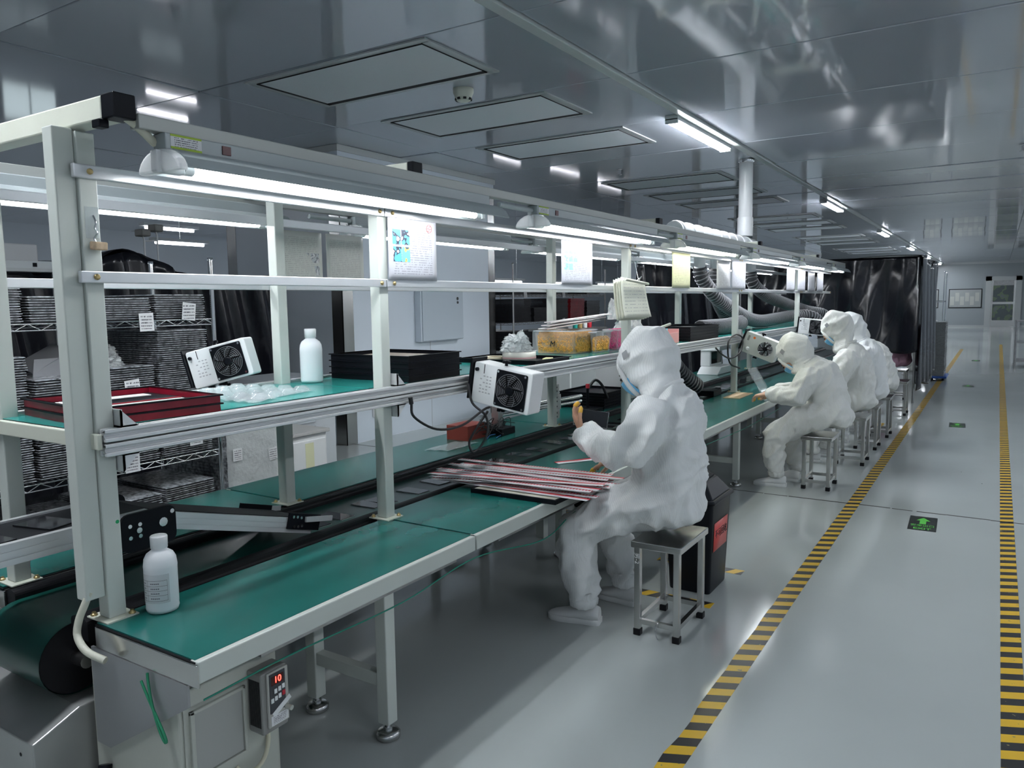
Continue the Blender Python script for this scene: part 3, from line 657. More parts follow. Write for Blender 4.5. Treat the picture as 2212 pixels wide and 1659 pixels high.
# clear blister tray on the shelf behind
def blister(cx, cy, z, lx, ly, nx, ny, h, label, rz=0):
    q = MB(); a, b = lx/2, ly/2
    def P(u, v):
        x, y = (u-.5)*lx, (v-.5)*ly
        f = (math.sin(u*nx*math.pi)**2)*(math.sin(v*ny*math.pi)**2)
        return (x, y, h*min(1, f*1.8)+.002)
    q.sheet(P, nx*6, ny*6)
    o = q.build('blister_tray', M_clear, None, world=False, solid=.0012); o.location = (cx, cy, z); o.rotation_euler = (0, 0, rz)
    return tag(o, label, 'plastic tray')
blister(-2.62, 2.07, ZS+.002, .42, .36, 5, 4, .022, 'clear blister tray lying on the shelf behind the red trays', .2)
tag(MB().sheet(lambda u, v: (-2.55+.2*u+.02*math.sin(5*v), 1.86+.16*v, ZS+.004+.006*math.sin(9*u+4*v)**2), 14, 12).build('plastic_film', M_clear, solid=.0008), 'crumpled clear film beside the red trays', 'plastic film')

# bottles
def bottle(x, y, z, s, label, lab=False):
    t = thing('plastic_bottle', label, 'bottle', (x, y, z)); t.scale = (s, s, s)
    prof = [(.030, 0), (.043, .003), (.046, .012), (.045, .02), (.0455, .025), (.046, .13), (.0465, .136), (.046, .14), (.044, .158), (.037, .172), (.026, .180), (.021, .184), (.021, .19)]
    MB().lathe(prof, (0, 0, 0), 32).build('body', M_hdpe, t, world=False)
    cap = [(.022, .188), (.0235, .189), (.0235, .222), (.022, .225), (.0, .2255)]
    q = MB(); n = 48; rs = []
    for r, zz in cap:
        rs.append([((r+(.0007 if i % 2 and .19 < zz < .224 else 0))*math.cos(2*math.pi*i/n), (r+(.0007 if i % 2 and .19 < zz < .224 else 0))*math.sin(2*math.pi*i/n), zz) for i in range(n)])
    q.rings(rs); q.build('cap', M_white, t, world=False)
    if lab:
        q = MB(); a0 = math.radians(-115); a1 = math.radians(-5)
        q.sheet(lambda u, v: (.0464*math.cos(a0+(a1-a0)*u), .0464*math.sin(a0+(a1-a0)*u), .035+.085*v), 16, 2)
        q.build('label', mat('bottle_label', (.62, .64, .66), .4), t, world=False)
        q = MB()
        for zz in (.042, .058, .072, .086, .102):
            q.sheet(lambda u, v: (.0467*math.cos(a0+.1+(a1-a0-.25)*u), .0467*math.sin(a0+.1+(a1-a0-.25)*u), zz+.0008*v), 14, 1)
        for aa in (a0+.1, a0+.55, a1-.15):
            q.sheet(lambda u, v: (.0467*math.cos(aa+.012*u), .0467*math.sin(aa+.012*u), .042+.06*v), 1, 2)
        q.build('label_rule', M_ink, t, world=False)
        q = MB(); r = random.Random(2)
        for zz in (.05, .065, .079, .094):
            for ac, wd in ((a0+.3, .12), (a0+1.05, .28)):
                n = 5
                for k in range(n):
                    aa = ac-wd+2*wd*k/n
                    q.sheet(lambda u, v: (.0467*math.cos(aa+wd*.28*u), .0467*math.sin(aa+wd*.28*u), zz-.0018+.0036*v), 1, 1)
        q.build('label_print', mat('faded_ink', (.16, .16, .18), .6), t, world=False)
    return t
bottle(-2.163, 1.352, ZT, 1.06, 'white plastic bottle with a printed label on the near bench', True)
bottle(-2.735, 2.535, ZS, 1.13, 'white unlabelled plastic bottle on the shelf beside the black trays')

# ionising air blowers hung on the shelf rail
def blower(x, y, z, roll, label, style=0, s=1.0, rz=0.0, simple=False):
    t = thing('air_blower', label, 'air blower', (x, y, z), (0, roll, rz)); t.scale = (s, s, s)
    a, h, d = .165, .10, .055
    MB().prism(rrect(-a, a, -h, h, .012, 3), 'y', -d, d).build('case', M_white if style == 0 else mat('blower_grey', (.60, .63, .60), .35), t, world=False, bevel=.004)
    fx = .055; R = .078 if style == 0 else .068
    if style == 0:
        MB().prism(rrect(fx-.086, fx+.086, -.088, .088, .008, 3), 'y', -d-.006, -d-.0003).build('fan_frame', M_black, t, world=False, bevel=.002)
        q = MB()
        for sx in (-1, 1):
            for sz in (-1, 1): q.lathe([(.006, 0), (.006, -.003)], (fx+sx*.076, -d-.006, sz*.078), 8, 'y')
        q.build('fan_screw', M_chrome, t, world=False)
    MB().lathe([(R, -.0068 if style == 0 else -.0008), (R, -.0074 if style == 0 else -.0014)], (fx, -d, 0), 32, 'y').build('fan_opening', M_blackg, t, world=False)
    q = MB(); yg = -d-.013
    for r in (R*.98, R*.86, R*.74, R*.62, R*.50, R*.38):
        q.tube([(fx+r*math.cos(2*math.pi*k/24), yg, r*math.sin(2*math.pi*k/24)) for k in range(24)], .0017, 5, closed=True)
    for k in range(5):
        a0 = k*2*math.pi/5
        q.tube([(fx+r*math.cos(a0+(R-r)*14), yg-.001, r*math.sin(a0+(R-r)*14)) for r in [R*(1-.16*j) for j in range(6)]], .002, 5)
    FO = q.build('guard', mat('guard_dark', (.13, .135, .15), .4) if style == 0 else M_chrome, t, world=False)
    MB().lathe([(R*.30, -.010), (R*.30, -.016), (R*.22, -.018)], (fx, -d, 0), 16, 'y').build('hub', M_black, FO, world=False)
    q = MB()
    for k in range(7):
        a0 = k*2*math.pi/7
        q.obox((fx+R*.55*math.cos(a0), -d-.0095, R*.55*math.sin(a0)), (R*.75, .002, .030), (.5, -a0, 0))
    q.build('fan_blade', mat('fan_blade', (.004, .004, .005), .7, spec=.1), FO, world=False)
    if style == 0:
        q = MB(); r = random.Random(5)
        for i in range(4):
            for j in range(6):
                if r.random() < .85: q.box(-.125+.018*i, -.114+.018*i, -d-.0008, -d-.0002, -.045+.016*j, -.039+.016*j)
        q.build('printed_mark', mat('faint_print', (.45, .46, .48), .6), t, world=False)
        MB().box(-.108, -.104, -d-.0007, -d-.0001, .05, .095).build('slot', M_blackg, t, world=False)
        MB().lathe([(.009, 0), (.009, -.012)], (-.145, -d, .065), 10, 'y').build('screw_knob', M_black, t, world=False)
    else:
        MB().lathe([(.018, 0), (.018, -.012), (.012, -.016)], (-.10, -d, -.055), 16, 'y').build('dial', M_white, t, world=False)
        MB().lathe([(.012, 0), (.012, -.001)], (-.075, -d, .062), 12, 'y').build('orange_dot', mat('orange', (.9, .2, .02), .5), t, world=False)
        q = MB()
        for k in range(5): q.box(-.135+.004*k, -.133+.004*k, -d-.0008, -d, .02, .07)
        q.build('printed_mark', M_ink, t, world=False)
    # bracket and knobs
    MB().box(-a-.014, -a-.004, -d-.02, d, -.085, .115).box(-a-.014, -.03, d-.002, d+.006, .0, .03).build('bracket', M_black, t, world=False, bevel=.002)
    for zz in (h, -h):
        s2 = 1 if zz > 0 else -1
        q = MB().cyl((-.02, 0, zz), (-.02, 0, zz+s2*.018), .008)
        for k in range(3): q.cyl((-.02+.012*math.cos(2.1*k), .012*math.sin(2.1*k), zz+s2*.012), (-.02+.012*math.cos(2.1*k), .012*math.sin(2.1*k), zz+s2*.026), .010, n=8)
        q.build('wing_knob', M_black, t, world=False)
    return t
blower(-1.985, 3.08, 1.195, .16, 'white air blower with a black fan hanging beside the nearest worker')
blower(-2.06, 5.02, 1.17, .10, 'white air blower half hidden behind the hood of the nearest worker')
blower(-1.98, 7.75, 1.13, .36, 'grey air blower with an orange dot in front of the second worker', 1, 1.05)
blower(-2.0, 10.35, 1.24, .1, 'white air blower above the row of seated workers')
blower(-2.96, 2.22, 1.345, -.25, 'white air blower tilted up behind the shelf left of the bottle', 0, .85, .5)
# cables of the nearest blower
mbk = mat('black_cable', (.012, .012, .014), .4)
tag(MB().tube(spline([(-2.172, 2.585, 1.165), (-2.17, 2.60, 1.10), (-2.14, 2.72, 1.03), (-2.10, 2.86, 1.03), (-2.06, 2.98, 1.09), (-2.05, 3.02, 1.10)]), .006, 8).cyl((-2.172, 2.58, 1.19), (-2.172, 2.586, 1.16), .010).build('power_lead', mbk), 'black lead sagging from the shelf rail to the nearest blower', 'cable')
tag(MB().tube(spline([(-2.16, 3.0, 1.21), (-2.13, 2.99, 1.12), (-2.06, 3.0, 1.06), (-2.05, 3.0, .98), (-2.08, 2.98, .91), (-2.11, 2.96, .885), (-2.13, 2.96, .93), (-2.10, 2.98, 1.0), (-2.06, 3.02, 1.08)]), .006, 8).build('cable_loop', mbk), 'black cable loop hanging under the nearest blower', 'cable')
tag(MB().tube(spline([(-2.87, 2.16, 1.14), (-2.85, 2.3, 1.08), (-2.85, 2.45, 1.05), (-2.85, 2.58, 1.055), (-2.86, 2.66, 1.09), (-2.87, 2.72, 1.16)]), .006, 8).build('power_lead', mbk), 'black lead sagging under the rear shelf rail left of the second post', 'cable')
tag(MB().tube(spline([(-2.17, 6.9, 1.16), (-2.16, 7.1, 1.08), (-2.14, 7.3, 1.04), (-2.11, 7.5, 1.10), (-2.12, 7.58, 1.22), (-2.15, 7.45, 1.26), (-2.16, 7.25, 1.2), (-2.16, 7.3, 1.0), (-2.12, 7.5, .93)]), .008, 8).build('cable_loop', mbk), 'tangled black cable beside the grey air blower', 'cable')

# hanging documents
def doc(x, y0, y1, z0, z1, m, label, bend=0.01, photos=(), stamp=False, face=1, clip=False):
    t = thing('hanging_sheet', label, 'document', (x, (y0+y1)/2, z0), group='papers hung on the rails')
    n = 10
    MB().sheet(lambda u, v: (x+face*(.002+bend*math.sin(math.pi*u)*(1-v)), y0+(y1-y0)*u if face > 0 else y1-(y1-y0)*u, z0+(z1-z0)*v), n, 8).build('sheet', m, t, solid=.0012)
    def xat(u, v): return x+face*(.0034+bend*math.sin(math.pi*u)*(1-v))
    for (u0, u1, v0, v1, c) in photos:
        o = MB().sheet(lambda u, v: (xat(u0+(u1-u0)*u, v0+(v1-v0)*v), y0+(y1-y0)*(u0+(u1-u0)*u), z0+(z1-z0)*(v0+(v1-v0)*v)), 4, 3).build('photo_print', c, t)
    if stamp:
        q = MB(); u0, v0 = .84, .88; r = .018; yc = y0+(y1-y0)*u0; zc = z0+(z1-z0)*v0; xx = xat(u0, v0)+.001
        q.tube([(xx, yc+r*math.cos(2*math.pi*k/20), zc+r*math.sin(2*math.pi*k/20)) for k in range(20)], .0012, 4, closed=True)
        for k in range(-2, 3): q.obox((xx, yc, zc+k*.006), (.001, .02, .0018), (.5*(k % 2), 0, 0))
        q.build('red_stamp', mat('stamp_ink', (.80, .25, .24), .6), t)
    return t
def photo_mat(name, a, b, c, sc=24):
    m = mat(name, a, .3); bs = m.node_tree.nodes['Principled BSDF']
    tc = N(m, 'ShaderNodeTexCoord'); n = N(m, 'ShaderNodeTexNoise'); n.inputs['Scale'].default_value = sc; n.inputs['Detail'].default_value = 2
    LK(m, tc.outputs['Object'], n.inputs['Vector']); r = N(m, 'ShaderNodeValToRGB'); r.color_ramp.interpolation = 'CONSTANT'
    e = r.color_ramp.elements; e[0].color = (*a, 1); e[0].position = 0; e[1].color = (*b, 1); e[1].position = .52; e3 = e.new(.60); e3.color = (*c, 1)
    LK(m, n.outputs['Fac'], r.inputs['Fac']); LK(m, r.outputs['Color'], bs.inputs['Base Color']); return m
PB = photo_mat('photo_blue', (.12, .46, .80), (.05, .06, .09), (.80, .76, .72))
PB2 = photo_mat('photo_cyan', (.18, .62, .80), (.75, .62, .15), (.06, .10, .16))
PG = photo_mat('photo_green', (.25, .66, .50), (.20, .50, .75), (.75, .72, .40), 40)
PK = photo_mat('photo_grey', (.42, .46, .48), (.15, .16, .18), (.60, .62, .62), 40)
ff = [(.08, .24, .58, .82, PB), (.26, .42, .58, .82, PB), (.09, .25, .30, .54, PB), (.26, .42, .30, .54, PB2)]
doc(-2.206, 2.50, 2.83, 1.703, 1.968, M_print, 'laminated work instruction with four blue photos and a red stamp', .004, ff, True)
g = [(.08+.14*i, .20+.14*i, .70-.18*j, .86-.18*j-.02, PG) for j in range(3) for i in range(3 if j < 2 else 2)]
doc(-2.206, 4.03, 4.44, 1.703, 1.968, M_print, 'laminated sheet with small green photos right of the tall rear post', .006, g)
doc(-2.206, 5.86, 6.28, 1.70, 1.985, M_printy, 'yellowish printed form hanging under the third tube lamp', .012)
doc(-2.206, 7.0, 7.42, 1.70, 1.96, M_print, 'curled white form behind the fourth post', .05)
doc(-2.206, 7.46, 7.95, 1.70, 1.985, M_print, 'white ruled form hanging at the fourth post', .01)
for k in range(4): doc(-2.206, 9.75+.62*k, 10.2+.62*k, 1.70, 1.97, M_print, f'white form in the far row of hanging sheets, {["first", "second", "third", "fourth"][k]} from the left', .01)
gp_ = [(.52, .70, .42, .60, PK), (.74, .92, .42, .60, PK), (.74, .92, .18, .36, PK)]
doc(-2.868, 2.46, 2.755, 1.70, 1.955, M_printo, 'yellowed laminated instruction sheet seen on the rear rail', .006, [])
doc(-2.868, 2.785, 3.05, 1.70, 1.955, M_printo, 'grey laminated sheet beside the yellowed one on the rear rail', .006)
for o in [o for o in bpy.data.objects if o.name.startswith('hanging_sheet')][-2:]:
    pass
# grey photo prints visible on the yellowed sheet (aisle side)
ys_ = [o for o in bpy.data.objects if o.get('label', '').startswith('yellowed laminated')][0]
for (u0, u1, v0, v1, c) in gp_:
    MB().box(-2.8640, -2.8632, 2.46+.295*u0, 2.46+.295*u1, 1.70+.255*v0, 1.70+.255*v1).build('photo_print', c, ys_)
# thick note pad clipped on a wire
pd = thing('note_pad', 'thick curled pad of handwritten forms clipped to a wire on the third post', 'note pad', (-2.12, 4.88, 1.47))
for k in range(4):
    MB().sheet(lambda u, v: (-2.16+.018*k+.03*math.sin(2.2*u)*(1-v)+.02*(1-v)**2, 4.66+.40*u+.02*(1-v), 1.47+.006*k+(.27-.03*u)*v), 10, 10).build('page', mat('cream_form', (.66, .67, .56), .6) if k < 3 else print_mat('cream_form_print', (.72, .73, .62), (.32, .32, .32), 12, .08, .85), pd, solid=.004)
MB().cyl((-2.075, 4.66, 1.742), (-2.075, 5.05, 1.715), .010).build('rolled_edge', mat('cream_form', (.66, .67, .56), .6), pd)
MB().tube([(-2.19, 4.98, 1.99), (-2.14, 4.97, 1.86), (-2.085, 4.90, 1.75)], .002, 6).tube([(-2.085, 4.885, 1.74), (-2.06, 4.90, 1.765), (-2.085, 4.915, 1.74)], .003, 6).build('clip_wire', M_chrome, pd)

# shelf goods further along
tray('black_tray', -2.54, 4.02, ZS, .56, .42, .026, M_black, 'black tray on the shelf holding tape rolls and a plastic bag', 0, None)
def roll(x, y, z, R, r, h, m, label, stripe=None):
    t = thing('tape_roll', label, 'tape roll', (x, y, z))
    q = MB(); n = 32
    rs = [[(rr*math.cos(2*math.pi*i/n), rr*math.sin(2*math.pi*i/n), zz) for i in range(n)] for rr, zz in ((r, 0), (R, 0), (R, h), (r, h))]
    q.rings(rs, False, True, True); q.build('tape', m, t, world=False)
    MB().rings([[(rr*math.cos(2*math.pi*i/n), rr*math.sin(2*math.pi*i/n), zz) for i in range(n)] for rr, zz in ((r-.003, 0), (r, 0), (r, h), (r-.003, h))], False, True, True).build('core', M_card, t, world=False)
    if stripe: MB().lathe([(R+.0006, h*.3), (R+.0006, h*.45)], (0, 0, 0), 32, caps=False).build('pink_stripe', stripe, t, world=False)
M_tape = mat('masking_tape', (.80, .74, .56), .5)
roll(-2.68, 4.02, ZS+.0055, .068, .04, .022, M_tape, 'thin cream masking tape roll at the left of the shelf tray')
roll(-2.50, 4.02, ZS+.0055, .105, .06, .055, mat('clear_tape', (.72, .72, .64), .25), 'large clear packing tape roll wrapped in film in the shelf tray', mat('pinkish', (.70, .42, .42), .4))
# crumpled clear bag on the tape
def crumple(cx, cy, z, rx, ry, h, label, m, seed, name='plastic_bag', cat='plastic bag', top=0.35, n=44, amp=.42):
    q = MB(); rs = []; nz = 22; so = Vector((seed*3.1, seed*1.7, seed*.9))
    for j in range(nz+1):
        v = j/nz; rad = (1-v*(1-top))*(1 if v < .9 else .75)
        ring = []
        for i in range(n):
            a = 2*math.pi*i/n; d = Vector((math.cos(a), math.sin(a), 1.3*v))
            w = 1+amp*(1-abs(noise.noise(d*2.6+so))*2.4-.45)*(.35+.65*v)+amp*.35*noise.noise(d*7+so)
            ring.append((cx+rx*rad*w*math.cos(a), cy+ry*rad*w*math.sin(a), z+h*v*(1+.35*noise.noise(Vector((math.cos(a)*1.5, math.sin(a)*1.5, seed)))*v)))
        rs.append(ring)
    q.rings(rs); q.sm = [False]*len(q.sm)
    return tag(q.build(name, m), label, cat)
M_bagc = mat('crinkled_clear_bag', (.80, .84, .84), .15, alpha=.62, bump=.8, bscale=40)
crumple(-2.52, 4.02, ZS+.062, .10, .10, .11, 'crumpled clear plastic bag of small parts on the packing tape', M_bagc, 4, top=.55)
tag(MB().obox((-2.33, 4.08, ZS+.014), (.05, .09, .018), (0, 0, .3)).build('soap_packet', mat('yellow_pack', (.75, .70, .38), .4), bevel=.004), 'small yellow packet in clear wrap at the right of the shelf tray', 'packet')
# bins of finger cots
def cotbin(x, y, lx, ly, h, fill, mfill, label, mark=None, seed=1, note=None):
    t = thing('clear_bin', label, 'plastic bin', (x, y, ZS), group='clear bins on the shelf')
    q = MB(); a, b, s = lx/2, ly/2, .012
    for (p, qd) in (((-a+s, -b+s, a-s, -b+s+.002), (-a, -b, a, -b+.002)), ((-a+s, b-s-.002, a-s, b-s), (-a, b-.002, a, b)), ((-a+s, -b+s, -a+s+.002, b-s), (-a, -b, -a+.002, b)), ((a-s-.002, -b+s, a-s, b-s), (a-.002, -b, a, b))):
        bt = [(p[0], p[1], .002), (p[2], p[1], .002), (p[2], p[3], .002), (p[0], p[3], .002)]; tp = [(qd[0], qd[1], h), (qd[2], qd[1], h), (qd[2], qd[3], h), (qd[0], qd[3], h)]
        q.hexa(bt, tp)
    q.box(-a+s, a-s, -b+s, b-s, 0, .002)
    q.build('bin', mat('frosted_bin', (.85, .85, .90), .12, alpha=.16), t, world=False)
    q = MB(); e = .008
    for bx in ((-a-e, a+e, -b-e, -b+.002), (-a-e, a+e, b-.002, b+e), (-a-e, -a+.002, -b, b), (a-.002, a+e, -b, b)): q.box(*bx, h-.008, h)
    q.build('bin_rim', mat('bin_rim', (.72, .73, .78), .25), t, world=False)
    r = random.Random(seed); q = MB(); f = fill*h
    q.hexa([(-a+s+.006, -b+s+.006, .004), (a-s-.006, -b+s+.006, .004), (a-s-.006, b-s-.006, .004), (-a+s+.006, b-s-.006, .004)], [(-a+.014, -b+.014, f), (a-.014, -b+.014, f), (a-.014, b-.014, f), (-a+.014, b-.014, f)])
    def ring(c, R):
        nx = 9; ax = Euler((r.uniform(0, 3), r.uniform(0, 3), 0)).to_matrix()
        return [Vector(c) + ax @ Vector((R*math.cos(2*math.pi*k/nx), R*math.sin(2*math.pi*k/nx), 0)) for k in range(nx)]
    R = .0105
    cnt = int(lx*ly*9000)
    for k in range(cnt): q.tube(ring((r.uniform(-a+.022, a-.022), r.uniform(-b+.022, b-.022), f+r.uniform(-.004, .012)), R), .0030, 4, closed=True)
    for k in range(int(lx*f*9000)): q.tube(ring((r.uniform(-a+.026, a-.026), -b+.0135+r.uniform(-.001, .004)+s*(1-1), r.uniform(.02, f)), R*.9), .0030, 4, closed=True)
    for k in range(int(ly*f*9000)): q.tube(ring((a-.0135-r.uniform(-.001, .004), r.uniform(-b+.026, b-.026), r.uniform(.02, f)), R*.9), .0030, 4, closed=True)
    o = q.build('finger_cot_fill', mfill, t, world=False); o['kind'] = 'stuff'
    if mark: text(mark, .055, M_ink, t, (-.02, -b+.002, h*.42), R_MY, 'handwriting', ext=.0006, shear=.25)
    if note: MB().box(a-.004, a-.002, -b*.4, b*.5, h*.35, h*.85).build('paper_note', mat('mint_note', (.45, .66, .50), .6), t, world=False)
    return t
M_cots = mat('orange_finger_cots', (.95, .50, .08), .5); M_cotp = mat('pink_finger_cots', (.90, .09, .32), .5)
cotbin(-2.625, 4.86, .32, .34, .165, .80, M_cots, 'clear bin full of orange finger cots marked M', 'M', 1)
cotbin(-2.425, 5.02, .05, .25, .15, .62, M_cots, 'narrow clear bin of orange finger cots between the large bin and the pink one', None, 2)
cotbin(-2.445, 5.35, .12, .24, .155, .86, M_cotp, 'clear bin of bright pink finger cots with a mint note', None, 3, True)
for k in range(3):
    tag(MB().obox((-2.64+.02*k, 4.95+.03*k, ZS+.20+.022*k), (.10, .52, .006), (.10, 0, -.35-.1*k)).build('foam_strip', mat('pinkish_white', (.82, .76, .78), .5)), ['pale strip bundle lying across the bin of orange cots, lowest', 'pale strip bundle lying across the bin of orange cots, middle', 'pale strip bundle lying across the bin of orange cots, topmost'][k], 'strip', 'pale strips over the bins')
crumple(-2.52, 5.72, ZS, .16, .20, .24, 'full white plastic bag tied at the top on the shelf', mat('white_bag', (.80, .82, .83), .3, bump=.6, bscale=16), 9, top=.45)
crumple(-2.60, 5.62, ZS+.22, .05, .05, .16, 'twisted neck of the white plastic bag', mat('white_bag', (.8, .82, .83), .3), 11, top=.6)
# stationery caddy
cd = thing('desk_caddy', 'small pink and blue desk caddy with pens on the shelf', 'desk caddy', (-2.42, 6.2, ZS))
m = MB(); m.box(-2.47, -2.33, 6.05, 6.062, ZS, ZS+.10).box(-2.47, -2.33, 6.36, 6.372, ZS, ZS+.12).box(-2.342, -2.33, 6.062, 6.36, ZS, ZS+.09).box(-2.47, -2.458, 6.062, 6.36, ZS, ZS+.12).box(-2.458, -2.342, 6.062, 6.36, ZS, ZS+.006); m.build('box', mat('pink_box', (.85, .42, .42), .4), cd)
MB().box(-2.455, -2.345, 6.08, 6.14, ZS+.0062, ZS+.13).build('blue_holder', mat('cyan_box', (.10, .60, .72), .4), cd)
MB().cyl((-2.40, 6.10, ZS+.135), (-2.40, 6.34, ZS+.16), .012).build('marker', mat('sage', (.55, .60, .50), .5), cd)
MB().cyl((-2.38, 6.2, ZS+.0062), (-2.38, 6.2, ZS+.10), .022).build('cup', mat('cyan_cup', (.10, .55, .72), .3), cd)
tag(MB().lathe([(.03, 0), (.03, .12), (.022, .13), (.022, .15), (.0, .152)], (-2.50, 5.98, ZS), 16).build('clear_jar', M_clear), 'clear jar beside the desk caddy', 'jar')
for k in range(5): tray('black_tray', -2.50, 6.95, ZS+.026*k, .42, .80, .025, M_black, f'wide black tray in the stack behind the nearest worker, {["bottom", "second", "third", "fourth", "top"][k]} of five', 0, 'wide black tray stack')

# strips of red and white label tape spilling over a tray on the bench
ft = thing('flat_tray', 'low black tray with a meshed white liner under the red label strips', 'tray', (-1.94, 3.22, ZT))
MB().box(-2.17, -1.705, 3.04, 3.40, ZT+.0002, ZT+.004).build('base', M_black, ft)
m = MB(); m.box(-2.18, -1.695, 3.03, 3.042, ZT+.0002, ZT+.024).box(-2.18, -1.695, 3.398, 3.41, ZT+.0002, ZT+.024).box(-2.18, -2.168, 3.042, 3.398, ZT+.0002, ZT+.024).box(-1.707, -1.695, 3.042, 3.398, ZT+.0002, ZT+.024); m.build('wall', M_black, ft, bevel=.003)
MB().box(-2.165, -1.71, 3.045, 3.395, ZT+.004, ZT+.022).build('liner', mat('mesh_liner', (.62, .60, .50), .7, bump=.6, bscale=220), ft)
def strip_mat(name, red, teeth):
    m = mat(name, (.84, .84, .86), .35); b = m.node_tree.nodes['Principled BSDF']
    tc = N(m, 'ShaderNodeTexCoord'); sp = N(m, 'ShaderNodeSeparateXYZ'); LK(m, tc.outputs['Object'], sp.inputs[0])
    g = N(m, 'ShaderNodeMath'); g.operation = 'GREATER_THAN'; g.inputs[1].default_value = .003; LK(m, sp.outputs[1], g.inputs[0])
    mu = N(m, 'ShaderNodeMath'); mu.operation = 'MULTIPLY'; mu.inputs[1].default_value = 62; LK(m, sp.outputs[0], mu.inputs[0])
    fr = N(m, 'ShaderNodeMath'); fr.operation = 'FRACT'; LK(m, mu.outputs[0], fr.inputs[0])
    g2 = N(m, 'ShaderNodeMath'); g2.operation = 'GREATER_THAN'; g2.inputs[1].default_value = teeth; LK(m, fr.outputs[0], g2.inputs[0])
    a = N(m, 'ShaderNodeMath'); a.operation = 'MULTIPLY'; LK(m, g.outputs[0], a.inputs[0]); LK(m, g2.outputs[0], a.inputs[1])
    mx = N(m, 'ShaderNodeMix'); mx.data_type = 'RGBA'; mx.inputs['A'].default_value = (.84, .84, .86, 1); mx.inputs['B'].default_value = (*red, 1)
    LK(m, a.outputs[0], mx.inputs['Factor']); LK(m, mx.outputs['Result'], b.inputs['Base Color']); return m
SM = [strip_mat('label_strip_red', (.70, .03, .05), .0), strip_mat('label_strip_teeth', (.70, .03, .06), .35), strip_mat('label_strip_pale', (.80, .35, .38), .35)]
rs_ = random.Random(12)
sbase = []
for k, mm in enumerate(SM):
    o = MB().box(-.46, .46, -.022, .022, -.0006, .0006).build('label_strip', mm, None, world=False); sbase.append(o)
slist = [(-1.97, 3.10, .00), (-1.95, 3.14, .03), (-2.0, 3.17, .10), (-1.96, 3.20, .16), (-1.93, 3.23, .12), (-1.99, 3.26, .18), (-1.95, 3.28, .08), (-2.03, 3.31, .22), (-1.92, 3.33, .14), (-1.99, 3.37, .04), (-2.0, 3.42, .0), (-1.93, 3.16, .27), (-1.97, 3.24, .22), (-1.99, 3.47, -.02), (-1.93, 3.20, .33), (-1.98, 3.12, .06), (-1.96, 3.18, .02), (-2.0, 3.22, .05), (-1.97, 3.29, -.02), (-2.0, 3.34, .09), (-1.94, 3.38, .10), (-2.02, 3.44, .05), (-1.95, 3.15, .2)]
used = [0, 0, 0]
for k, (x, y, a) in enumerate(slist):
    ty = (0, 1, 2, 1, 1, 2, 1, 0, 2, 1, 0, 1, 2, 0, 2, 1, 0, 1, 2, 1, 0, 1, 0)[k]
    o = sbase[ty] if not used[ty] else cp(sbase[ty]); used[ty] = 1
    o.location = (x-.05, y, ZT+.028+.0018*k); o.rotation_euler = (rs_.uniform(-.008, .008), rs_.uniform(-.004, .004), a)
    tag(o, ['white strip with a solid red edge in the pile on the bench', 'white strip with a toothed dark red edge in the pile on the bench', 'white strip with pale pink teeth in the pile on the bench'][ty], 'label strip', 'label strips piled on the bench')
o = cp(sbase[0]); o.location = (-2.03, 4.02, ZT+.002); o.rotation_euler = (0, 0, .97); o.scale = (.45, 1.4, 1); tag(o, 'single short red edged strip lying alone before the nearest worker', 'label strip')
for k in range(2):
    t = thing('phone_screen', ['black screen panel on the bench under the right hand of the nearest worker', 'second black screen panel lying beside it close to the nearest worker'][k], 'screen panel', (-1.90-.03*k, 4.22+.17*k, ZT+.0002), (0, 0, .9+.2*k))
    MB().box(-.07, .07, -.045, .045, .0016, .005).build('glass', M_glass, t, world=False); MB().box(-.073, .073, -.048, .048, 0, .0016).build('rim', M_glassrim, t, world=False)
# transparent film on rear bench
tag(MB().sheet(lambda u, v: (-3.08+.16*u, 3.78+.34*v+.05*u, ZT+.003+.004*math.sin(7*u+5*v)**2), 12, 12).build('plastic_film', M_clear, solid=.0008), 'loose clear film lying on the rear bench below the column', 'plastic film')
# card under the fourth post
tag(MB().box(-2.20, -2.04, 7.24, 7.72, ZT+.0002, ZT+.006).build('cardboard_pad', mat('tan_card', (.55, .40, .24), .7)), 'tan card pad at the foot of the fourth post', 'card')

# pick and place robot on the rear bench
rb = thing('pick_robot', 'small aluminium pick and place robot on the rear bench behind the blower', 'robot', (-3.0, 4.9, ZT))
M_al2 = mat('machined_aluminium', (.55, .56, .56), .35, metal=.9)
MB().box(-3.10, -2.92, 4.45, 4.63, ZT+.0002, ZT+.05).build('base', M_black, rb, bevel=.004)
MB().box(-3.04, -2.98, 4.50, 4.56, ZT+.05, ZT+.36).build('column', M_al2, rb, bevel=.003)
MB().cyl((-3.0, 4.53, ZT+.17), (-2.86, 5.55, ZT+.17), .016).build('guide_rod', M_chrome, rb)
MB().cyl((-3.0, 4.53, ZT+.13), (-2.86, 5.55, ZT+.13), .012).build('guide_rod', M_chrome, rb)
for (z0, z1, w) in ((.10, .22, .055), (.22, .30, .04), (.03, .10, .045)):
    MB().box(-2.90-w/2, -2.90+w/2, 5.18-w, 5.18+w, ZT+z0, ZT+z1).build('carriage', M_al2, rb, bevel=.004)
m = MB()
for zz in (.05, .08, .13, .17, .20, .25, .28): m.lathe([(.007, 0), (.007, .003)], (-2.90+.03, 5.16, ZT+zz), 8, 'x')
m.build('bolt', M_black, rb)
MB().cyl((-2.90, 5.18, ZT+.30), (-2.90, 5.18, ZT+.48), .010).cyl((-2.90, 5.18, ZT+.30), (-2.90, 5.18, ZT+.36), .016).build('spindle', M_al2, rb)
MB().cyl((-2.90, 5.16, ZT+.03), (-2.90, 5.16, ZT+.008), .018, .028).build('suction_cup', M_rubber, rb)
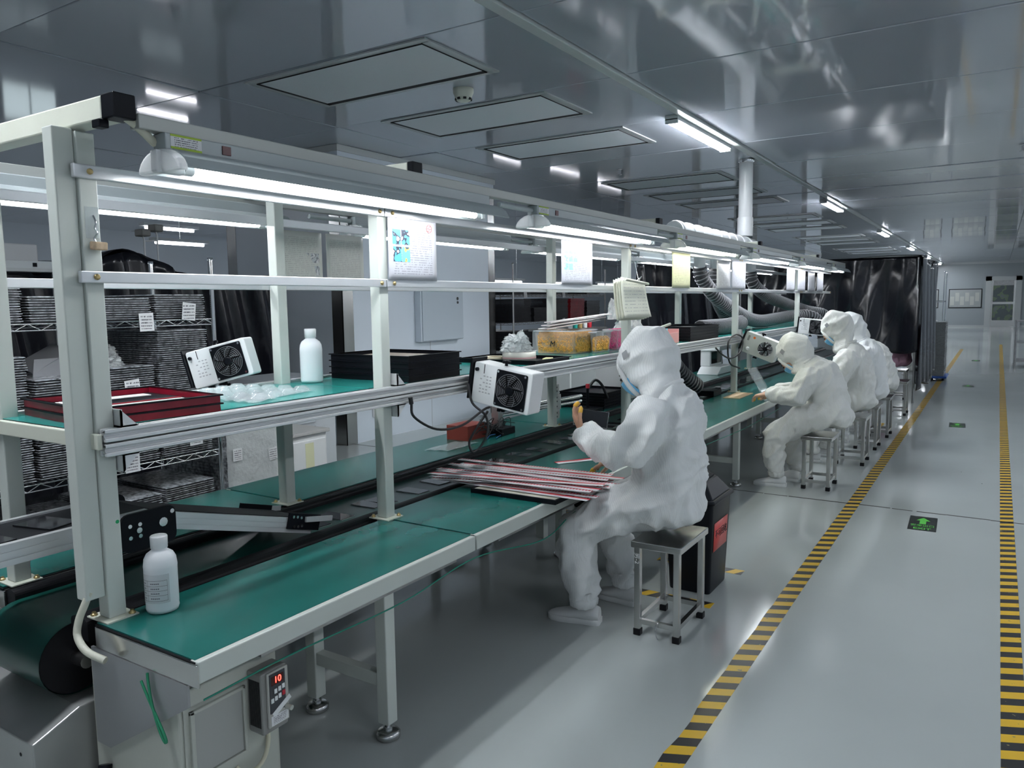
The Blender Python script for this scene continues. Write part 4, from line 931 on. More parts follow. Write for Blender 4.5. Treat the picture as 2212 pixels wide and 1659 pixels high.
MB().box(-3.20, -3.02, 4.18, 4.42, ZT+.0002, ZT+.10).build('controller', mat('brick_red', (.28, .05, .035), .5), rb)
m = MB(); r = random.Random(8)
for k in range(9):
    pts = [(-2.98+r.uniform(-.06, .06), 4.3+.06*j+r.uniform(-.05, .05), ZT+.01+r.uniform(0, .12)) for j in range(6)]
    m.tube(spline(pts, 5), .0035, 5)
for k in range(3): m.tube(spline([(-3.02, 4.55, ZT+.36), (-3.0, 4.7, ZT+.44+.02*k), (-2.95, 5.0, ZT+.42), (-2.91, 5.16, ZT+.34)], 5), .004, 5)
m.build('wiring', mbk, rb)
MB().tube(spline([(-2.90, 4.35, ZT+.008), (-2.95, 4.5, ZT+.01), (-2.98, 4.4, ZT+.012), (-2.93, 4.28, ZT+.01)], 6), .004, 6).build('blue_hose', mat('blue_hose', (.05, .16, .42), .3), rb)
# stand with red terminals and trays behind the hand
ts = thing('test_stand', 'black test stand with a red terminal behind the worker hand', 'test stand', (-2.95, 5.85, ZT))
MB().box(-3.05, -2.85, 5.75, 5.95, ZT+.0002, ZT+.03).build('base', M_black, ts, bevel=.003)
MB().cyl((-2.95, 5.85, ZT+.03), (-2.95, 5.85, ZT+.20), .012).build('column', M_black, ts)
MB().lathe([(.018, .20), (.018, .235), (.0, .238)], (-2.95, 5.85, ZT), 12).build('red_terminal', M_red, ts)
MB().tube(spline([(-2.95, 5.85, ZT+.19), (-2.93, 5.95, ZT+.26), (-2.88, 5.98, ZT+.22), (-2.84, 6.02, ZT+.10)], 6), .012, 8).build('lead', mbk, ts)
for k in range(6): tray('black_tray', -3.08, 6.25, ZT+.0002+.024*k, .44, .52, .023, M_black, f'black tray in the stack on the rear bench behind the robot, {["bottom", "second", "third", "fourth", "fifth", "top"][k]} of six', 0, 'rear bench tray stack')

# ------------------------------------------------------------------ people in coveralls
def suit_mat(name, col, stripe=0.07):
    m = mat(name, col, .55, spec=.35); b = m.node_tree.nodes['Principled BSDF']
    tc = N(m, 'ShaderNodeTexCoord'); sp = N(m, 'ShaderNodeSeparateXYZ'); LK(m, tc.outputs['Object'], sp.inputs[0])
    nz = N(m, 'ShaderNodeTexNoise'); nz.inputs['Scale'].default_value = 5; LK(m, tc.outputs['Object'], nz.inputs['Vector'])
    ad = N(m, 'ShaderNodeMath'); ad.operation = 'ADD'; LK(m, sp.outputs[0], ad.inputs[0]); LK(m, sp.outputs[1], ad.inputs[1])
    a2 = N(m, 'ShaderNodeMath'); a2.operation = 'MULTIPLY_ADD'; a2.inputs[1].default_value = .06; LK(m, nz.outputs['Fac'], a2.inputs[0]); LK(m, ad.outputs[0], a2.inputs[2])
    mu = N(m, 'ShaderNodeMath'); mu.operation = 'MULTIPLY'; mu.inputs[1].default_value = 95; LK(m, a2.outputs[0], mu.inputs[0])
    fr = N(m, 'ShaderNodeMath'); fr.operation = 'FRACT'; LK(m, mu.outputs[0], fr.inputs[0])
    gt = N(m, 'ShaderNodeMath'); gt.operation = 'GREATER_THAN'; gt.inputs[1].default_value = .7; LK(m, fr.outputs[0], gt.inputs[0])
    mx = N(m, 'ShaderNodeMix'); mx.data_type = 'RGBA'; mx.inputs['A'].default_value = (*col, 1); mx.inputs['B'].default_value = (*[c*(1-stripe) for c in col], 1)
    LK(m, gt.outputs[0], mx.inputs['Factor']); LK(m, mx.outputs['Result'], b.inputs['Base Color'])
    # long soft creases
    mp = N(m, 'ShaderNodeMapping'); mp.inputs['Scale'].default_value = (9, 9, 3.2); mp.inputs['Rotation'].default_value = (.5, .4, .3); LK(m, tc.outputs['Object'], mp.inputs['Vector'])
    n2 = N(m, 'ShaderNodeTexNoise'); n2.inputs['Scale'].default_value = 1.0; n2.inputs['Detail'].default_value = 4; n2.inputs['Distortion'].default_value = 1.2; LK(m, mp.outputs[0], n2.inputs['Vector'])
    bp = N(m, 'ShaderNodeBump'); bp.inputs['Strength'].default_value = .35; bp.inputs['Distance'].default_value = .05
    LK(m, n2.outputs['Fac'], bp.inputs['Height']); LK(m, bp.outputs['Normal'], b.inputs['Normal'])
    return m
M_suit = suit_mat('white_coverall', (.84, .86, .86)); M_suit2 = suit_mat('ivory_coverall', (.78, .79, .76), .06); M_suitp = suit_mat('pink_coverall', (.72, .42, .56), .06)
def chain(mb, pts, n=14):
    """tube with per-point (x,y,z, ra, rb): ra across the first ring axis, rb the second"""
    P = [Vector(p[:3]) for p in pts]; m = len(P); rs = []
    for k in range(m):
        d = (P[min(k+1, m-1)]-P[max(k-1, 0)]).normalized()
        w = Vector((0, 1, 0)); w = w - d*w.dot(d)
        if w.length < .2: w = Vector((1, 0, 0)) - d*d.x
        w.normalize(); u = w.cross(d)
        ra, rb = pts[k][3], (pts[k][4] if len(pts[k]) > 4 else pts[k][3])
        rs.append([P[k] + ra*math.cos(2*math.pi*i/n)*u + rb*math.sin(2*math.pi*i/n)*w for i in range(n)])
    # rounded ends
    d0 = (P[0]-P[1]).normalized(); d1 = (P[-1]-P[-2]).normalized()
    c0 = [P[0]+(p-P[0])*.6+d0*min(pts[0][3], .05)*.7 for p in rs[0]]; c1 = [P[-1]+(p-P[-1])*.6+d1*min(pts[-1][3], .05)*.7 for p in rs[-1]]
    mb.rings([c0]+rs+[c1]); return mb
def ell(mb, c, r, n=16, nz=10, R=None):
    rs = []
    for j in range(nz+1):
        t = math.pi*(j+.02)/(nz+.04)
        ring = []
        for i in range(n):
            a = 2*math.pi*i/n; p = Vector((r[0]*math.sin(t)*math.cos(a), r[1]*math.sin(t)*math.sin(a), -r[2]*math.cos(t)))
            if R: p = R @ p
            ring.append(Vector(c)+p)
        rs.append(ring)
    return mb.rings(rs)
def fuse(o, vox, smooth=6, crease=0.0):
    """grow one continuous surface from the overlapping limbs, then press cloth folds into it"""
    md = o.modifiers.new('one_surface', 'REMESH'); md.mode = 'VOXEL'; md.voxel_size = vox; md.use_smooth_shade = True
    md = o.modifiers.new('soften', 'SMOOTH'); md.factor = .5; md.iterations = smooth
    me = bpy.data.meshes.new_from_object(o.evaluated_get(bpy.context.evaluated_depsgraph_get()))
    old = o.data; nm_ = old.name; m_ = old.materials[0]; o.modifiers.clear(); o.data = me; bpy.data.meshes.remove(old); me.name = nm_
    if not me.materials: me.materials.append(m_)
    if crease:
        so = Vector((len(bpy.data.objects)*.37, 0, 0)); nrm = [v.normal.copy() for v in me.vertices]
        for v, n in zip(me.vertices, nrm):
            p = v.co
            a = Vector((p.x*9+p.z*6, p.y*9+p.z*2.5, p.z*3.2-p.x*2))+so        # long hanging folds
            b = Vector((p.x*5, p.y*6, p.z*15+p.x*5))+so                        # folds across limbs
            r1 = (1-abs(noise.noise(a))*1.9); r2 = (1-abs(noise.noise(b))*1.9)
            c = noise.noise(p*5+so)
            v.co = p + n*crease*(1.0*(r1-.55)+.7*(r2-.55)*(.5+c)+.22*c+.10*noise.noise(p*30))
        me.update()
    me.polygons.foreach_set('use_smooth', [True]*len(me.polygons))
    return o
def hand(parent, M, curl, name='hand', cots=(1, 2), side=1):
    """wrist at origin, fingers along +X, back of the hand +Z, thumb on side*+Y"""
    q = MB(); s = side
    chain(q, [(-.05, 0, 0, .022, .028), (0, 0, 0, .021, .028), (.03, 0, 0, .020, .038), (.065, 0, 0, .018, .042), (.092, 0, 0, .014, .040)], 12)
    tips = []
    for k, (y, L, b) in enumerate(((.030, .070, .0), (.010, .080, .0), (-.011, .074, -.002), (-.030, .058, -.004))):
        y *= s; a = curl*(1+.12*k); p = Vector((.085+b, y, 0)); pts = [(*p, .0095)]; ang = 0
        for f, seg in enumerate((.42, .33, .25)):
            ang += a*(.8 if f else .6); p = p + Vector((math.cos(ang), 0, -math.sin(ang)))*L*seg; pts.append((*p, .0092-.0008*f))
        chain(q, pts, 8); tips.append((pts[-2], pts[-1]))
    th = [(.020, .030*s, -.006, .013), (.045, .052*s, -.018, .0115), (.070, .058*s, -.034, .0105), (.090, .052*s, -.046, .009)]
    chain(q, th, 8); tips.append((th[-2], th[-1]))
    o = q.build(name, M_skin, parent, world=False); fuse(o, .0042, 2); o.matrix_local = M
    for k in cots:
        a, b = tips[k]; q = MB(); va, vb = Vector(a[:3]), Vector(b[:3]); d = (vb-va).normalized()
        chain(q, [(*va, .0112), (*vb, .0108), (*(vb+d*.004), .009)], 10)
        q.build('finger_cot', M_cot, o, world=False)
    return o
def shoe(parent, heel, toe, z=0.0):
    h = Vector((heel[0], heel[1], z)); d = Vector((toe[0]-heel[0], toe[1]-heel[1], 0)); L = d.length; d.normalize(); w = Vector((-d.y, d.x, 0))
    prof = [(0, .030), (.05, .040), (.15, .043), (.35, .040), (.55, .047), (.75, .048), (.9, .038), (.98, .020), (1.0, .006)]
    def outline(sc, zz): 
        pts = [h+d*L*t+w*r*sc+Vector((0, 0, zz)) for t, r in prof] + [h+d*L*t-w*r*sc+Vector((0, 0, zz)) for t, r in prof[::-1]]
        return pts
    MB().rings([outline(1.0, 0), outline(1.05, .008), outline(1.05, .026), outline(.98, .028)]).build('shoe_sole', M_shoe, parent, world=False)
    q = MB(); rs = []
    for t, hw, hz in ((.02, .033, .085), (.12, .042, .095), (.28, .041, .10), (.42, .041, .088), (.58, .045, .068), (.75, .045, .055), (.88, .037, .045), (.96, .022, .036)):
        c = h+d*L*t; ring = []
        for k in range(12):
            a = math.pi*k/11
            ring.append(c+w*hw*math.cos(a)+Vector((0, 0, .026+(hz-.026)*math.sin(a)**.8)))
        rs.append(ring)
    q.rings(rs); o = q.build('shoe_upper', M_shoe, parent, world=False)
    return o
def worker(loc, label, suit, k, rz=math.pi, crease=.024, hood=None):
    """k: dict of joints in the local frame (forward +X, left +Y)"""
    t = thing('person', label, 'person', loc, (0, 0, rz), 'workers seated along the line')
    q = MB()
    chain(q, [(p[0], 0, p[1], p[2], p[3]) for p in k['torso']], 20)
    for s, A, Lg in ((1, k['armL'], k['legL']), (-1, k['armR'], k['legR'])):
        chain(q, [(a[0], a[1], a[2], a[3]*1.2, a[4]*1.2) for a in A], 14); chain(q, [(a[0], a[1], a[2], a[3]*1.08, a[4]*1.1) for a in Lg], 14)
    o = q.build('coverall', suit, t, world=False); fuse(o, .0125, 5, crease)
    # gathered ankle cuffs
    for Lg in (k['legL'], k['legR']):
        x, y, z, r = Lg[-1][:4]; q = MB(); n = 28
        rs = [[((x+(rr+.005*math.sin(9*2*math.pi*i/n))*math.cos(2*math.pi*i/n)), y+(rr+.005*math.sin(9*2*math.pi*i/n))*math.sin(2*math.pi*i/n), zz) for i in range(n)] for rr, zz in ((r*.72, z-.055), (r*.95, z-.04), (r*1.0, z-.01), (r*.80, z+.012), (r*.95, z+.03))]
        q.rings(rs, False); q.build('ankle_cuff', suit, t, world=False)
    # head: face under a hood
    hx, hy, hz = k['head']; pt = k['pitch']; Rh = Euler((0, pt, k.get('turn', 0))).to_matrix(); c = Vector((hx, hy, hz)); sc = k.get('hs', 1.0)
    q = MB(); ell(q, c, (.150*sc, .122*sc, .150*sc), 20, 14, Rh); nx, nz_ = k['neck']
    ell(q, c+Rh @ Vector((-.03, 0, .02)), (.125*sc, .128*sc, .135*sc), 20, 12, Rh)
    chain(q, [(nx, hy*.3, nz_-.05, .10, .15), (nx+.3*(hx-nx), hy*.5, nz_+.3*(hz-nz_), .10, .115), (hx-.02, hy, hz-.02, .11, .11)], 18)
    hs_ = hood or suit
    o = q.build('hood', hs_, t, world=False); fuse(o, .010, 4, crease*.7)
    q = MB(); f = c+Rh @ Vector((.072*sc, 0, -.03)); ell(q, f, (.098, .082, .105), 20, 16, Rh)
    chain(q, [(*(f+Rh @ Vector((.088, 0, .025))), .010), (*(f+Rh @ Vector((.108, 0, -.008))), .014), (*(f+Rh @ Vector((.098, 0, -.02))), .012)], 8)
    o = q.build('face', M_skin, t, world=False); fuse(o, .006, 3)
    for s in (-1, 1):
        q = MB(); ell(q, f+Rh @ Vector((.088, .032*s, .022)), (.010, .014, .008), 10, 6, Rh); q.build('eye', M_ink, t, world=False)
        q = MB(); chain(q, [(*(f+Rh @ Vector((.090, .018*s, .044))), .004), (*(f+Rh @ Vector((.080, .050*s, .042))), .003)], 6); q.build('eyebrow', M_ink, t, world=False)
    q = MB()
    def mk(u, v):
        a = (u-.5)*2.5; b = -1.25+1.35*v
        return f+Rh @ Vector((.108*math.cos(b)*math.cos(a)+.006*(1-abs(2*u-1)), .092*math.cos(b)*math.sin(a), .105*math.sin(b)-.006))
    q.sheet(mk, 14, 10); q.build('face_mask', M_mask, t, world=False, solid=.002)
    q = MB(); ring = [c+Rh @ Vector((.125*sc+.012*math.cos(2*math.pi*i/28)*0, .083*math.cos(2*math.pi*i/28), .100*math.sin(2*math.pi*i/28)-.03)) for i in range(28)]
    q.tube(ring, .013, 8, closed=True); q.build('hood_edge', hs_, t, world=False)
    # mesh vent patch on the left of the hood
    q = MB(); ph0 = k.get('vent', 1.15)
    q.sheet(lambda u, v: c+Rh @ Vector((.156*sc*math.cos(.25+.25*v)*math.cos(ph0+.26*u), .133*sc*math.cos(.25+.25*v)*math.sin(ph0+.26*u), .154*sc*math.sin(.25+.25*v)+.01)), 5, 5)
    q.build('vent_patch', mat('grey_mesh_patch', (.30, .31, .32), .7), t, world=False)
    # collar band
    q = MB(); cc = Vector((nx, hy*.3, nz_)); d = (c-cc).normalized(); u = Vector((0, 1, 0)); v = d.cross(u)
    q.tube([cc+.0*d+(.118*math.cos(2*math.pi*i/28)*u+.098*math.sin(2*math.pi*i/28)*v) for i in range(28)], .012, 8, closed=True); q.build('collar', suit, t, world=False)
    shoe(t, k['heelL'], k['toeL']); shoe(t, k['heelR'], k['toeR'])
    return t
BASE = dict(
    torso=[(.0, .552, .15, .17), (-.0, .60, .188, .208), (-.008, .66, .178, .205), (-.012, .78, .168, .192), (-.018, .92, .165, .198), (-.02, 1.03, .155, .208), (.0, 1.11, .125, .19), (.02, 1.165, .09, .12)],
    armL=[(.0, .17, 1.09, .085, .085), (.03, .235, 1.02, .086, .082), (.08, .265, .925, .080, .078), (.20, .22, .90, .072, .068), (.33, .12, .915, .062, .060), (.42, .05, .935, .054, .052)],
    armR=[(.0, -.17, 1.09, .085, .085), (.04, -.235, 1.02, .084, .080), (.10, -.26, .91, .078, .076), (.24, -.25, .83, .066, .064), (.36, -.24, .765, .052, .05)],
    legL=[(.02, .10, .632, .115, .115), (.16, .13, .605, .108, .105), (.30, .16, .545, .100, .092), (.40, .17, .47, .095, .086), (.405, .175, .36, .088, .082), (.385, .18, .23, .085, .078), (.365, .18, .14, .072, .066)],
    legR=[(.02, -.10, .632, .115, .115), (.16, -.12, .605, .105, .105), (.30, -.15, .545, .098, .092), (.38, -.16, .47, .092, .085), (.36, -.165, .36, .086, .08), (.32, -.17, .23, .082, .076), (.30, -.175, .14, .070, .064)],
    head=(.10, 0, 1.315), pitch=.62, neck=(.03, 1.175), heelL=(.285, .15), toeL=(.555, .20), heelR=(.22, -.16), toeR=(.49, -.19))
p1 = worker((-1.32, 3.47, 0), 'person in a striped white coverall and hood seated nearest, handling a black screen', M_suit, BASE, crease=.032)
# hands of the nearest worker (local frame of the person)
def Mh(pos, fwd_, up_):
    x = Vector(fwd_).normalized(); z = Vector(up_); z = (z-x*z.dot(x)).normalized(); y = z.cross(x)
    return Matrix(((x.x, y.x, z.x, pos[0]), (x.y, y.y, z.y, pos[1]), (x.z, y.z, z.z, pos[2]), (0, 0, 0, 1)))
hl = hand(p1, Mh((.445, .03, .945), (.45, -.20, .55), (.75, .45, -.45)), .55, 'left_hand', (0, 4), -1)
q = MB(); q.tube([(.0+.0, .031*math.cos(2*math.pi*i/20), .024*math.sin(2*math.pi*i/20)) for i in range(20)], .0028, 6, closed=True); q.build('wrist_strap', mat('strap_brown', (.16, .11, .10), .5), hl, world=False)
hr = hand(p1, Mh((.375, -.24, .745), (.85, .15, -.22), (.2, 0, 1)), .35, 'right_hand', (0, 1), 1)
ph1 = thing('phone_screen', 'black screen panel held up in the left hand of the nearest worker', 'screen panel', (-1.80, 3.50, 1.005), (.95, .12, .40))
MB().box(-.035, .135, -.045, .045, -.003, .003).build('glass', M_glass, ph1, world=False, bevel=.002); MB().box(-.038, .138, -.048, .048, -.0045, -.003).build('rim', M_glassrim, ph1, world=False)

import copy
def vary(**kw):
    d = copy.deepcopy(BASE); d.update(kw); return d
# second worker, bent low over the bench
K2 = vary(torso=[(.0, .552, .15, .17), (.0, .60, .185, .205), (.01, .66, .172, .20), (.03, .77, .165, .195), (.07, .88, .17, .205), (.12, .97, .155, .21), (.18, 1.02, .12, .185), (.22, 1.05, .09, .12)],
    armL=[(.14, .17, .98, .088, .085), (.18, .235, .90, .086, .082), (.22, .27, .80, .082, .078), (.34, .24, .785, .070, .068), (.44, .20, .80, .055, .054)],
    armR=[(.14, -.17, .98, .088, .085), (.18, -.235, .90, .084, .080), (.24, -.26, .80, .078, .076), (.36, -.22, .775, .068, .064), (.46, -.16, .79, .052, .05)],
    legL=[(.02, .10, .632, .115, .115), (.16, .13, .615, .112, .108), (.32, .15, .50, .105, .098), (.43, .15, .42, .095, .09), (.42, .15, .31, .085, .082), (.41, .15, .20, .075, .072), (.40, .15, .135, .066, .062)],
    head=(.30, .02, 1.155), pitch=1.0, neck=(.22, 1.05), heelL=(.315, .13), toeL=(.585, .17), heelR=(.25, -.10), toeR=(.52, -.13))
p2 = worker((-1.15, 6.80, 0), 'person in a white coverall bent low over the bench, second from the viewer', M_suit2, K2)
hand(p2, Mh((.49, .18, .79), (.8, -.2, -.15), (.2, 0, 1)), .5, 'left_hand', (0,), -1); hand(p2, Mh((.50, -.14, .78), (.8, .2, -.15), (.2, 0, 1)), .5, 'right_hand', (0,), 1)
K3 = vary(torso=[(.0, .552, .15, .17), (.0, .60, .185, .205), (.0, .66, .172, .20), (.01, .78, .165, .195), (.03, .92, .165, .20), (.05, 1.02, .15, .205), (.09, 1.09, .12, .185), (.12, 1.13, .09, .12)],
    armL=[(.06, .17, 1.05, .088, .085), (.09, .235, .97, .086, .082), (.13, .265, .86, .080, .076), (.27, .24, .81, .068, .066), (.42, .18, .79, .054, .052)],
    armR=[(.06, -.17, 1.05, .088, .085), (.09, -.235, .97, .086, .082), (.13, -.265, .86, .080, .076), (.27, -.24, .81, .068, .066), (.42, -.18, .79, .054, .052)],
    head=(.21, 0, 1.265), pitch=.8, neck=(.13, 1.125))
K3b = vary(**{**K3, 'head': (.20, 0, 1.325), 'neck': (.12, 1.15)})
p3 = worker((-1.12, 8.0, 0), 'person in a white coverall with a grey hood patch, third from the viewer', M_suit2, K3b)
p4 = worker((-1.12, 8.9, 0), 'person in a white coverall with a wide hood turned away, fourth from the viewer', M_suit, vary(**{**K3, 'head': (.22, .0, 1.27), 'hs': 1.12}))
p5 = worker((-1.10, 9.75, 0), 'person in an ivory coverall leaning to the curtain, fifth from the viewer', M_suit2, K2)
p6 = worker((-1.30, 13.5, 0), 'person in a pink coverall half hidden behind the black curtain', M_suitp, K3)
p7 = worker((-1.10, 17.9, 0), 'person in a white coverall and pink hood beyond the black tent', M_suit2, K3, hood=M_suitp)

# ------------------------------------------------------------------ stools, bins, floor marks
def stool(x0, x1, y0, y1, label, h=.466, mark=False):
    t = thing('steel_stool', label, 'stool', ((x0+x1)/2, (y0+y1)/2, 0), group='stainless stools along the line'); w = .015
    MB().box(x0-.012, x1+.012, y0-.012, y1+.012, h-.032, h).build('seat', M_steel, t, bevel=.004)
    for x in (x0+w, x1-w):
        for y in (y0+w, y1-w):
            MB().box(x-w, x+w, y-w, y+w, .02, h-.032).build('leg', M_steel, t, bevel=.003)
            MB().box(x-w-.003, x+w+.003, y-w-.003, y+w+.003, 0, .034).build('rubber_foot', M_rubber, t, bevel=.004)
    for y in (y0+w, y1-w): MB().box(x0+2*w, x1-2*w, y-.010, y+.010, .058, .082).build('rung', M_steel, t)
    for x in (x0+w, x1-w): MB().box(x-.010, x+.010, y0+2*w, y1-2*w, .058, .082).build('rung', M_steel, t)
    if mark:
        o = text('男-2', .030, M_white, t, Vector((x0+w, y0-.001, h-.085))-Vector(t['_o']), Matrix(((0, 1, 0), (0, 0, -1), (-1, 0, 0))), 'paint_mark')
    return t
stool(-1.415, -1.19, 3.29, 3.66, 'stainless stool under the nearest worker with white paint marks', mark=True)
stool(-1.345, -1.12, 6.66, 7.0, 'stainless stool under the second worker', .452)
stool(-1.28, -1.02, 7.84, 8.2, 'stainless stool under the third worker')
stool(-1.24, -1.02, 8.73, 9.07, 'stainless stool under the fourth worker')
stool(-1.22, -1.00, 9.58, 9.92, 'stainless stool under the fifth worker')
stool(-1.40, -1.18, 13.33, 13.67, 'stainless stool under the pink worker by the curtain')
stool(-1.22, -1.0, 11.5, 11.85, 'stainless stool standing just before the black curtain')
stool(-1.21, -.99, 17.73, 18.07, 'stainless stool under the far pink worker')
# chain hanging on the first stool
tag(MB().tube(spline([(-1.30, 3.283, .075), (-1.30, 3.276, .045), (-1.296, 3.278, .02), (-1.29, 3.28, .006)], 5), .003, 6).build('thin_chain', M_chrome), 'thin metal chain hanging from the rung of the nearest stool', 'chain')

# waste bin with a red sign
def waste_bin(cx, cy, lx, ly, h, label, sign=False, lid=True):
    t = thing('waste_bin', label, 'waste bin', (cx, cy, 0)); m = mat('bin_grey', (.009, .011, .016), .38, spec=.2)
    a, b = lx/2, ly/2; k = .84
    def q4(s, z, r=.02):
        return [(cx+p[0], cy+p[1], z) for p in rrect(-a*s, a*s, -b*s, b*s, r, 3)]
    MB().rings([q4(k, 0), q4(k+.02, .01), q4(1, h*.73)]).build('body', m, t)
    MB().rings([q4(1.0, h*.72), q4(1.09, h*.725), q4(1.09, h*.745), q4(1.03, h*.755)], True).build('rim', m, t)
    if lid:
        z0, z1 = h*.75, h
        # sloped open hood
        bt = [(cx-a*1.0, cy-b*1.0, z0), (cx+a*1.0, cy-b*1.0, z0), (cx+a*1.0, cy+b*1.0, z0), (cx-a*1.0, cy+b*1.0, z0)]
        tp = [(cx-a*.72, cy-b*.62, z1-.02), (cx+a*.55, cy-b*.62, z1-.09), (cx+a*.55, cy+b*.62, z1-.09), (cx-a*.72, cy+b*.62, z1-.02)]
        MB().hexa(bt, tp).build('lid', m, t, bevel=.012)
        MB().hexa([(cx-a*.62, cy-b*.5, z1-.024), (cx+a*.45, cy-b*.5, z1-.083), (cx+a*.45, cy+b*.5, z1-.083), (cx-a*.62, cy+b*.5, z1-.024)], [(cx-a*.62, cy-b*.5, z1-.018), (cx+a*.45, cy-b*.5, z1-.079), (cx+a*.45, cy+b*.5, z1-.079), (cx-a*.62, cy+b*.5, z1-.018)]).build('opening', M_blackg, t)
    if sign:
        # red paper on the aisle side face
        z0, z1 = .235, .395
        def xs_(z): s = k+.02+(1-k-.02)*(z-.01)/(h*.73-.01); return cx+a*s
        o = MB().sheet(lambda u, v: (xs_(z0+(z1-z0)*v)+.0025, cy-.125+.235*u, z0+(z1-z0)*v), 2, 2).build('red_sign', mat('red_paper', (.78, .10, .09), .35), t, solid=.001)
        text('不可回收', .052, M_ink, t, Vector((xs_(.325)+.0045, cy-.005, .325))-Vector(t['_o']), Matrix.Rotation(-.03, 3, 'Y') @ R_PX, 'lettering', ext=.0004)
    return t
waste_bin(-1.375, 4.10, .27, .34, .70, 'dark grey waste bin with a red paper sign beside the nearest stool', True)
waste_bin(-2.62, 5.35, .30, .36, .50, 'dark bin under the benches behind the legs of the nearest worker', False, False)

# hazard tape: two aisle lines and short corner marks
def tape(x0, x1, y0, y1, label, rag=0.0):
    q = MB(); n = max(2, int((y1-y0)/.12)) ; r = random.Random(int(x0*100)+5)
    v = []; f = []
    for i in range(n+1):
        y = y0+(y1-y0)*i/n
        e = rag*max(0, r.gauss(0, 1))*(1 if y < 4.2 else .15)
        v += [(x0+e, y, .0012), (x1, y, .0012), (x0+e, y, 0.0002), (x1, y, .0002)]
    for i in range(n):
        a = 4*i; f += [(a, a+1, a+5, a+4), (a+2, a, a+4, a+6), (a+1, a+3, a+7, a+5)]
    q.add(v, f)
    return tag(q.build('hazard_tape', M_hazard, origin=(0, 0, 0)), label, 'floor tape', 'hazard tapes on the floor')
tape(-.935, -.845, 1.6, 27, 'worn yellow and black floor tape along the bench side of the aisle', .006)
tape(.078, .160, 1.6, 30, 'yellow and black floor tape along the right side of the aisle')
def tape_x(x0, x1, y0, y1, label):
    o = MB().box(x0, x1, y0, y1, .0002, .0011).build('hazard_tape', stripe_mat('hazard_tape_x', (.80, .50, .03), (.025, .024, .026), 'X', 8.4, .5, slant=-.55, axis2='Y', rough=.35), origin=(0, 0, 0)); tag(o, label, 'floor tape', 'hazard tapes on the floor')
tape_x(-1.72, -1.20, 3.78, 3.86, 'short hazard tape on the floor in front of the grey waste bin')
tape_x(-1.72, -1.20, 4.35, 4.43, 'short hazard tape on the floor behind the grey waste bin')
tape_x(-2.85, -2.2, 5.02, 5.09, 'short hazard tape under the benches')
o = tape(-1.24, -1.16, 10.4, 10.7, 'short piece of hazard tape between the far stools')

# exit signs stuck to the floor
def exit_sign(cx, cy, label):
    t = thing('floor_exit_sign', label, 'floor sign', (cx, cy, 0), (0, 0, .03), 'exit signs on the aisle floor')
    M_sg = mat('sign_black', (.012, .016, .014), .35); M_gl = mat('sign_green', (.12, .62, .08), .4)
    MB().box(-.088, .088, -.19, .19, .0003, .0014).build('plate', M_sg, t, world=False)
    q = MB(); q.prism([(0, .155), (-.045, .07), (-.020, .07), (-.020, -.02), (.020, -.02), (.020, .07), (.045, .07)], 'z', .0014, .0018); q.build('arrow', M_gl, t, world=False)
    a = text('安全出口', .038, M_gl, t, (0, -.065, .0014), Matrix(((1, 0, 0), (0, 1.6, 0), (0, 0, 1))), 'lettering')
    b = text('EXIT', .040, M_gl, t, (0, -.145, .0014), Matrix(((1.35, 0, 0), (0, 1.6, 0), (0, 0, 1))), 'lettering', bold=.0008)
exit_sign(-.385, 6.02, 'black floor sign with a green arrow reading EXIT, nearest on the aisle')
exit_sign(-.37, 10.95, 'black floor sign with a green arrow reading EXIT, second along the aisle')
exit_sign(-.40, 15.9, 'black floor sign with a green arrow reading EXIT, third along the aisle')
exit_sign(-.42, 22.3, 'black floor sign with a green arrow reading EXIT, farthest along the aisle')

# ------------------------------------------------------------------ storage racks behind the line
def wire_rack(x0, x1, y0, y1, h, zs, label, pm=M_chrome, sm=M_chrome, lab=True):
    t = thing('wire_rack', label, 'wire rack', ((x0+x1)/2, (y0+y1)/2, 0))
    for x in (x0, x1):
        for y in (y0, y1):
            MB().cyl((x, y, .02), (x, y, h), .0135, n=10).lathe([(.016, h), (.016, h+.02), (.0, h+.022)], (x, y, 0), 10).build('post', pm, t)
            MB().lathe([(.02, 0), (.02, .015), (.008, .025)], (x, y, 0), 10).build('foot', M_rubber, t)
    for z in zs:
        q = MB()
        for (a, b) in (((x0, y0), (x1, y0)), ((x0, y1), (x1, y1)), ((x0, y0), (x0, y1)), ((x1, y0), (x1, y1))):
            q.tube([(*a, z), (*b, z)], .0042, 5); q.tube([(*a, z-.032), (*b, z-.032)], .0035, 5)
            L = math.hypot(b[0]-a[0], b[1]-a[1]); n = max(2, int(L/.06)); pts = []
            for k in range(n+1): pts.append((a[0]+(b[0]-a[0])*k/n, a[1]+(b[1]-a[1])*k/n, z-(.032 if k % 2 else 0)))
            q.tube(pts, .003, 4)
        n = int((y1-y0)/.03)
        for k in range(1, n): yy = y0+(y1-y0)*k/n; q.tube([(x0, yy, z), (x1, yy, z)], .0022, 4)
        q.build('wire_shelf', sm, t)
    return t
M_clearstack = mat('clear_tray_edges', (.34, .36, .38), .18, spec=.8, var=.75, vscale=38, rvar=.1)  # colour noise paints whitish glints of clear plastic
M_darkstack = mat('dark_tray_edges', (.045, .048, .055), .3, var=.6, vscale=30)
M_blkstack = mat('black_tray_edges', (.014, .015, .018), .4, var=.4, vscale=20)
M_redstack = mat('red_tray_edges', (.30, .012, .02), .4, var=.3, vscale=20)
